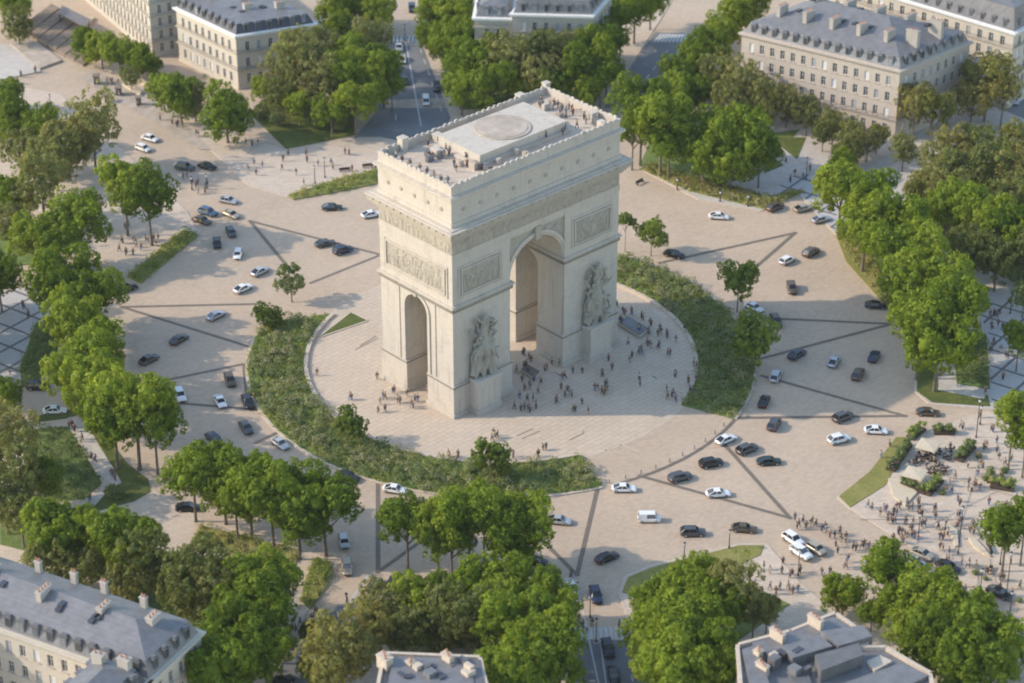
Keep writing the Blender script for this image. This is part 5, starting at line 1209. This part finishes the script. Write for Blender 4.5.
def block(H, O, ang, L, Dp, eave, rows, stone, pitch=2.9, ww=1.15, mans=3.0, ridge=2.2, roof='zinc', mansm='slate', chim=(), dorm=True, sides=(1, 1, 1, 1), balc=(), inset=1.3, base=0.0, white=None, chimrow=.5, hipped=True, dormmat='zinc', ang2=None):
    """a stone block with mansard. O: the corner where the front wall starts, ang: direction of the front wall (radians), outward normal on its right hand.
    sides: windows on front, right end, back, left end"""
    e1 = Vector((math.cos(ang), math.sin(ang), 0)); e2 = Vector((-e1.y, e1.x, 0)) if ang2 is None else Vector((math.cos(ang2), math.sin(ang2), 0)); O = Vector((O[0], O[1], 0))
    b = MB(); C = [O, O+e1*L, O+e1*L+e2*Dp, O+e2*Dp]; Ls = [L, Dp, L, Dp]
    for k in range(4):
        e = (C[(k+1) % 4]-C[k]).normalized(); n = Vector((e.y, -e.x, 0))
        H.wall(b, C[k], e, n, Ls[k], base-.2, eave, cols_for(Ls[k], pitch, ww) if sides[k] else [], rows if sides[k] else [])
    H._rel('wall', b, stone)
    loop = lambda o: [tuple((O+e1*a+e2*c).xy) for a, c in ((-o, -o), (L+o, -o), (L+o, Dp+o), (-o, Dp+o))]
    b = MB(); b.prism(loop(.35), eave-.35, eave); b.prism(loop(.65), eave, eave+.4); b.prism(loop(.1), eave+.4, eave+.52); H._rel('cornice', b, white or stone)
    b = MB()
    for k, (a, h_) in enumerate(rows):               # string courses under each row of windows, and a base course
        b.prism(loop(.09+.004*k), a-.42, a-.24)
    b.prism(loop(.14), base-.1, base+.9)
    H._rel('string_course', b, stone)
    for z in balc:                                   # string courses with iron railings
        b = MB(); b.prism(loop(.45), z, z+.22); bo = H._rel('balcony', b, stone)
        b = MB()
        for k in range(4):
            if not sides[k]: continue
            p, q = Vector((*loop(.40)[k], 0)), Vector((*loop(.40)[(k+1) % 4], 0)); d = (q-p); Ln = d.length; d.normalize()
            for zz in (z+.28, z+1.05): b.tube(p+Z1*zz, q+Z1*zz, .03, .03, 4)
            for j in range(int(Ln/.45)): b.tube(p+d*(.45*j)+Z1*(z+.22), p+d*(.45*j)+Z1*(z+1.05), .018, .018, 3, False)
        Lc = H.root.location; b.v = [(x-Lc.x, y-Lc.y, zz-Lc.z) for x, y, zz in b.v]; r = b.build('railing', 'iron', H.root); r.parent = bo
    z0 = eave+.52; i0, i1 = .25, inset
    A = loop(-i0); B = loop(-i1); b = MB()
    v = [(*p, z0) for p in A]+[(*p, z0+mans) for p in B]; b.add(v, [(k, (k+1) % 4, 4+(k+1) % 4, 4+k) for k in range(4)]); H._rel('mansard', b, mansm)
    b = MB(); m = min(Dp, L)/2-i1; o2 = i1+m*.995
    if Dp <= L: R0, R1 = O+e1*(o2 if hipped else i1)+e2*(Dp/2), O+e1*(L-(o2 if hipped else i1))+e2*(Dp/2)
    else: R0, R1 = O+e1*(L/2)+e2*(o2 if hipped else i1), O+e1*(L/2)+e2*(Dp-(o2 if hipped else i1))
    B2 = loop(-i1+.12); zt = z0+mans; v = [(*p, zt) for p in B2]+[(*R0.xy, zt+ridge), (*R1.xy, zt+ridge)]
    b.add(v, [(0, 1, 5, 4), (2, 3, 4, 5), (1, 2, 5), (3, 0, 4)] if Dp <= L else [(1, 2, 5, 4), (3, 0, 4, 5), (0, 1, 4), (2, 3, 5)])
    ro = H._rel('roof', b, roof)
    rs = random.Random(int(L*10+Dp)); m_ = min(Dp, L)/2
    for k in range(int(L/6)):
        a = rs.uniform(4, L-4); c = rs.choice((.32, .38, .6))*Dp; hz = zt+ridge*max(0, 1-abs(c-Dp/2)/(Dp/2-i1+.12)) if Dp <= L else None
        if hz is None: continue
        b = MB(); b.obox((O.x, O.y, 0), e1, e2, a-.5, a+.5, c-.7, c+.7, hz-.5, hz+.32); H._rel('skylight', b, 'slate')
    Lc = H.root.location
    if dorm:
        for k in range(4):
            if not sides[k]: continue
            e = (C[(k+1) % 4]-C[k]).normalized(); n = Vector((e.y, -e.x, 0))
            for (u, w) in cols_for(Ls[k], pitch, ww):
                b = MB(); Q = C[k]+e*u-n*(i0+.05)-Lc; Q.z = z0-Lc.z
                b.obox(Q, e, -n, -.62, .62, .1, 1.3, .35, 2.2); b.obox(Q, e, -n, -.78, .78, -.02, 1.4, 2.2, 2.42)
                b.obox(Q, e, -n, -.5, .5, .25, 1.3, 2.42, 2.62)
                d = b.build('dormer', dormmat, H.root)
                b = MB(); b.obox(Q, e, -n, -.42, .42, .06, .13, .5, 2.08); b.build('pane', 'window_glass', d)
    for (a, c, l1, l2, h) in chim:                   # chimney stacks: place along/across, size, height
        b = MB(); b.obox((O.x-Lc.x, O.y-Lc.y, -Lc.z), e1, e2, a-l1/2, a+l1/2, c-l2/2, c+l2/2, z0+mans*.3, z0+mans+ridge*.6+h); b.obox((O.x-Lc.x, O.y-Lc.y, -Lc.z), e1, e2, a-l1/2-.12, a+l1/2+.12, c-l2/2-.12, c+l2/2+.12, z0+mans+ridge*.6+h, z0+mans+ridge*.6+h+.2)
        ch = b.build('chimney', 'grey_stone', H.root)
        nn = max(2, int(max(l1, l2)/.7)); zz = z0+mans+ridge*.6+h+.2-Lc.z
        for j in range(nn):
            t = (j+.5)/nn-.5; q = Vector((O.x-Lc.x, O.y-Lc.y, 0))+e1*(a+(t*l1 if l1 > l2 else 0))+e2*(c+(t*l2 if l2 >= l1 else 0)); b = MB(); b.tube(q+Z1*zz, q+Z1*(zz+.6), .17, .14, 6); b.build('chimney_pot', 'pot_clay', ch)
    return C
rows_of = lambda n, sill, h, st: [(sill+st*k, h) for k in range(n)]
A_ = lambda u, v, z: at(u, v, z)
def front(p, q, z):
    P, Q = at(*p, z), at(*q, z); d = Q-P; return P, math.atan2(d.y, d.x), d.length
def out_to(H): H.flush()
# the long hotel, upper right
P, an, L = front((742, 34), (900, 72), 18)
H = House('hotel_building', 'long pale stone building with slate mansard, dormers and row of chimneys at upper right', (P.x, P.y, 0))
block(H, P, an, L, 26, 18, rows_of(4, 1.6, 2.3, 4.1), 'facade_stone', 2.75, 1.15, 2.6, 4.6, 'zinc', 'zinc', [(6+7.2*k, 6.2, 1.0, 3.0, 1.2) for k in range(5)]+[(8+8*k, 17.5, 1.0, 3.4, 1.6) for k in range(4)]+[(L-3.2, 8.5, 3.0, 1.0, 1.6), (L-3.2, 17, 3.4, 1.0, 1.8)], sides=(1, 1, 0, 0), balc=(5.2,), ang2=R_(-1))
H.flush()
# apartment block behind it
P, an, L = front((880, -6), (1014, 34), 20)
e = Vector((math.cos(an), math.sin(an), 0)); P2 = P-e*22
H = House('apartment_building', 'tall cream apartment block with white balconies standing behind the long slate roof building', (P.x, P.y, 0))
block(H, P2, an, L+22, 16, 20, rows_of(5, 1.5, 2.3, 3.7), 'cream_stone', 3.1, 1.25, 5.5, 1.5, 'zinc', 'zinc', [(10, 8, 1, 4, 1.6), (24, 8, 1, 4, 1.6), (38, 8, 1, 4, 1.6), (50, 8, 1, 4, 1.6)], sides=(1, 1, 0, 0), balc=(8.6, 16.0), white='white_render')
H.flush()
# cream corner hotel, upper left
P, an, L = front((176, 9), (235.6, 37), 14.3)
H = House('corner_hotel', 'cream stone corner building with dark mansard and bright white attic band at upper left', (P.x, P.y, 0))
D2 = (at(316.5, 26, 14.3)-at(235.6, 37, 14.3)).length
block(H, P, an, L, D2, 14.3, rows_of(3, 1.6, 2.4, 4.3), 'cream_stone', 2.6, 1.1, 2.4, .8, 'zinc', 'slate', [(5, 6, 1.2, 1.2, 1.5), (9, 12, 1.2, 1.6, 1.4), (16, 9, 1, 2.2, 1.4), (18, 16, 1, 2.2, 1.4)], sides=(1, 1, 0, 0), balc=(5.1, 9.6), white='white_render', ang2=R_(-21))
H.flush()
# striped facade at the top left edge
P, an, L = front((60, -22), (153, 58), 0)
e = Vector((math.cos(an), math.sin(an), 0)); P2 = P-e*14
H = House('apartment_building', 'tall pale apartment block with long balconies cut by the top left edge', (P.x, P.y, 0))
block(H, P2, an, L+14, 14, 22, rows_of(6, 1.2, 2.4, 3.5), 'cream_stone', 2.4, 1.1, 3, 1.5, 'zinc', 'slate', [(12, 6, 1, 3, 1.5), (28, 6, 1, 3, 1.5)], sides=(1, 1, 0, 0), balc=(4.2, 7.7, 11.2, 14.7, 18.2), white='white_render')
H.flush()
# building between the far avenues
P, an, L = front((512, 15), (592, 17), 18)
H = House('apartment_building', 'grey stone apartment block with pale cornice behind the trees, between the two far avenues', (P.x, P.y, 0))
block(H, P, an, L, 16, 18, rows_of(4, 1.8, 2.3, 4.0), 'grey_stone', 2.6, 1.1, 3.2, 1.8, 'zinc', 'zinc', [(5, 8, 1, 3, 1.5), (14, 8, 1, 3, 1.5)], sides=(1, 1, 0, 1), white='white_render', ang2=R_(27))
Q = at(470, 12, 15); e1 = Vector((math.cos(an), math.sin(an), 0)); e2 = Vector((-e1.y, e1.x, 0))
Cn = block(H, P-e1*9.5+e2*1.2, an, 9.3, 14, 16.2, rows_of(3, 1.8, 2.6, 4.6), 'cream_stone', 3.1, 1.3, 2.6, 1.2, 'zinc', 'zinc', [(4, 7, 1, 2.4, 1.4)], sides=(1, 0, 0, 1), balc=(14.0,), white='white_render')
H.flush()
# big roof at the lower left
P0 = at(18, 561, 20); P1 = at(187, 618, 20); d = P1-P0; an = math.atan2(d.y, d.x); L = d.length; e1 = Vector((math.cos(an), math.sin(an), 0)); e2 = Vector((-e1.y, e1.x, 0))
Wf = abs((at(60, 640, 20)-P0).dot(e2))
H = House('mansion_block', 'large pale mansion block with grey zinc roofs, chimneys and sunlit courtyard wall at lower left', (P0.x, P0.y, 0))
Pn = P0-e2*Wf-e1*8
L = 36.3
block(H, Pn, an, L+8, Wf, 17.6, rows_of(4, 1.5, 2.3, 4.1), 'cream_stone', 2.7, 1.15, 2.6, 2.2, 'zinc', 'zinc', [(9, Wf*.5, 1, 2.6, 1.3), (20, Wf*.42, 1, 3.0, 1.5), (31, Wf*.5, 1, 2.6, 1.3), (14, Wf*.86, 1.1, .7, 1.0), (21, Wf*.88, 1.1, .7, .9), (27, Wf*.88, 1.1, .7, 1.1), (35, Wf*.86, 1.1, .7, .9), (5, Wf*.8, 1.0, .7, .9), (L+3, Wf*.62, 1.3, 2.4, 1.0)], sides=(1, 1, 0, 0), dormmat='dark_zinc')
wing = P0+e1*(L-9.6)-e2*(Wf+22)
block(H, wing, an, 9.58, 21.9, 17.6, rows_of(4, 1.5, 2.3, 4.1), 'cream_stone', 2.7, 1.15, 2.6, 1.2, 'zinc', 'slate', [(2.6, 19, 2.0, 1.2, 1.2), (6.8, 20, 2.0, 1.2, 1.2), (3.0, 8, 1, 2.6, 1.4)], sides=(0, 1, 0, 1))
wing2 = P0-e1*9-e2*(Wf+20)
block(H, wing2, an, 9, 19.9, 17.6, rows_of(4, 1.5, 2.3, 4.1), 'cream_stone', 2.7, 1.15, 2.6, 1.2, 'zinc', 'slate', [(4, 8, 1, 2.6, 1.4)], sides=(0, 1, 0, 0))
H.flush()
# flat zinc roofs, low centre and lower right
def flat_house(name, label, pts, z, boxes, chims, stone='facade_stone', extra=()):
    P = poly(pts, z); c = Vector((sum(p[0] for p in P)/len(P), sum(p[1] for p in P)/len(P), 0)); H = House(name, label, c)
    A = sum(P[i][0]*P[(i+1) % len(P)][1]-P[(i+1) % len(P)][0]*P[i][1] for i in range(len(P)))
    if A < 0: P = P[::-1]
    b = MB()
    for i in range(len(P)):
        p, q = Vector((*P[i], 0)), Vector((*P[(i+1) % len(P)], 0)); e = (q-p); Ln = e.length; e.normalize(); n = Vector((e.y, -e.x, 0))
        vis = n.dot(Vector((FW.x, FW.y, 0))) < .15 and Ln > 4
        H.wall(b, p, e, n, Ln, -.2, z, cols_for(Ln, 2.8, 1.15, 1.0) if vis else [], rows_of(int((z-2)/3.7), 1.5, 2.3, 3.7) if vis else [])
    H._rel('wall', b, stone)
    b = MB(); b.prism(P, z-.3, z+.12); H._rel('roof', b, 'zinc')
    b = MB()
    for i in range(len(P)):
        p, q = Vector((*P[i], 0)), Vector((*P[(i+1) % len(P)], 0)); e = (q-p); Ln = e.length; e.normalize(); n = Vector((e.y, -e.x, 0)); b.obox(p, e, n, 0.02*i, Ln-.3, -.32, .28, z+.02, z+.75+.01*i)
    H._rel('parapet', b, 'kerb_stone')
    for (q4, h, mat) in boxes:
        b = MB(); b.prism(poly(q4, z), z+.1, z+h); o = H._rel('roof_housing', b, mat)
    for (u, v, l1, l2, h) in chims:
        q = at(u, v, z); b = MB(); b.box(q.x-l1/2, q.x+l1/2, q.y-l2/2, q.y+l2/2, z, z+h); b.box(q.x-l1/2-.12, q.x+l1/2+.12, q.y-l2/2-.12, q.y+l2/2+.12, z+h, z+h+.2); o = H._rel('chimney', b, 'kerb_stone')
        for j in range(3):
            t = (j-1)*.3; b = MB(); b.tube((q.x+t*l1, q.y+t*l2, z+h+.2), (q.x+t*l1, q.y+t*l2, z+h+.75), .17, .14, 6); p = H._rel('chimney_pot', b, 'pot_clay'); p.parent = o
    rs = random.Random(int(c.x))
    for k in range(9):
        q = at(rs.uniform(pts[0][0]+12, pts[0][0]+90), rs.uniform(pts[0][1]+6, pts[0][1]+30), z); b = MB(); a_, c_ = rs.uniform(.3, .9), rs.uniform(.3, .9); b.box(q.x-a_, q.x+a_, q.y-c_, q.y+c_, z, z+rs.uniform(1.2, 2.4)); H._rel('roof_vent', b, rs.choice(['dark_zinc', 'slate', 'zinc', 'kerb_stone']))
    H.flush(); return H
flat_house('town_house', 'grey zinc roof with pale chimneys and dark skylights at the low centre edge', [(384, 656), (480, 660), (494, 720), (372, 720)], 16, [([(393, 662), (470, 664), (478, 715), (384, 715)], 1.1, 'zinc'), ([(428, 671), (434, 670), (436, 674), (430, 675)], 1.4, 'slate'), ([(437, 680), (443, 679), (446, 684), (440, 686)], 1.4, 'slate'), ([(406, 681), (412, 680), (413, 684), (407, 685)], 1.4, 'slate'), ([(466, 664), (480, 664), (490, 715), (476, 715)], .9, 'dark_zinc')],
           [(385, 668, 1.4, 2.4, 2.2), (448, 666, 1.0, 2.0, 2.2), (411, 669, 1.2, 1.2, 1.4)])
flat_house('office_building', 'flat zinc roofed building with stepped roofs and white chimneys at lower right', [(737, 648), (790, 634), (835, 616), (872, 642), (860, 650), (885, 650), (930, 676), (940, 740), (745, 740)], 17,
           [([(748, 644), (834, 620), (862, 638), (775, 662)], .7, 'zinc'), ([(782, 656), (818, 645), (832, 656), (792, 668)], 2.0, 'zinc'), ([(820, 640), (862, 634), (872, 645), (838, 655)], 1.8, 'zinc'), ([(814, 668), (858, 656), (862, 668), (820, 684)], 2.6, 'dark_zinc'), ([(742, 655), (757, 650), (772, 700), (752, 700)], 1.2, 'zinc'), ([(866, 664), (880, 658), (892, 664), (874, 674)], .6, 'kerb_stone'), ([(838, 690), (900, 668), (928, 680), (870, 710)], 1.0, 'zinc'), ([(790, 680), (808, 676), (812, 690), (795, 694)], .8, 'dark_zinc')],
           [(777, 643, .8, 2.8, 2.2), (815, 630, .8, 2.8, 2.4), (758, 660, 1.2, 1.2, 1.8), (762, 674, .8, 2.2, 1.8)])
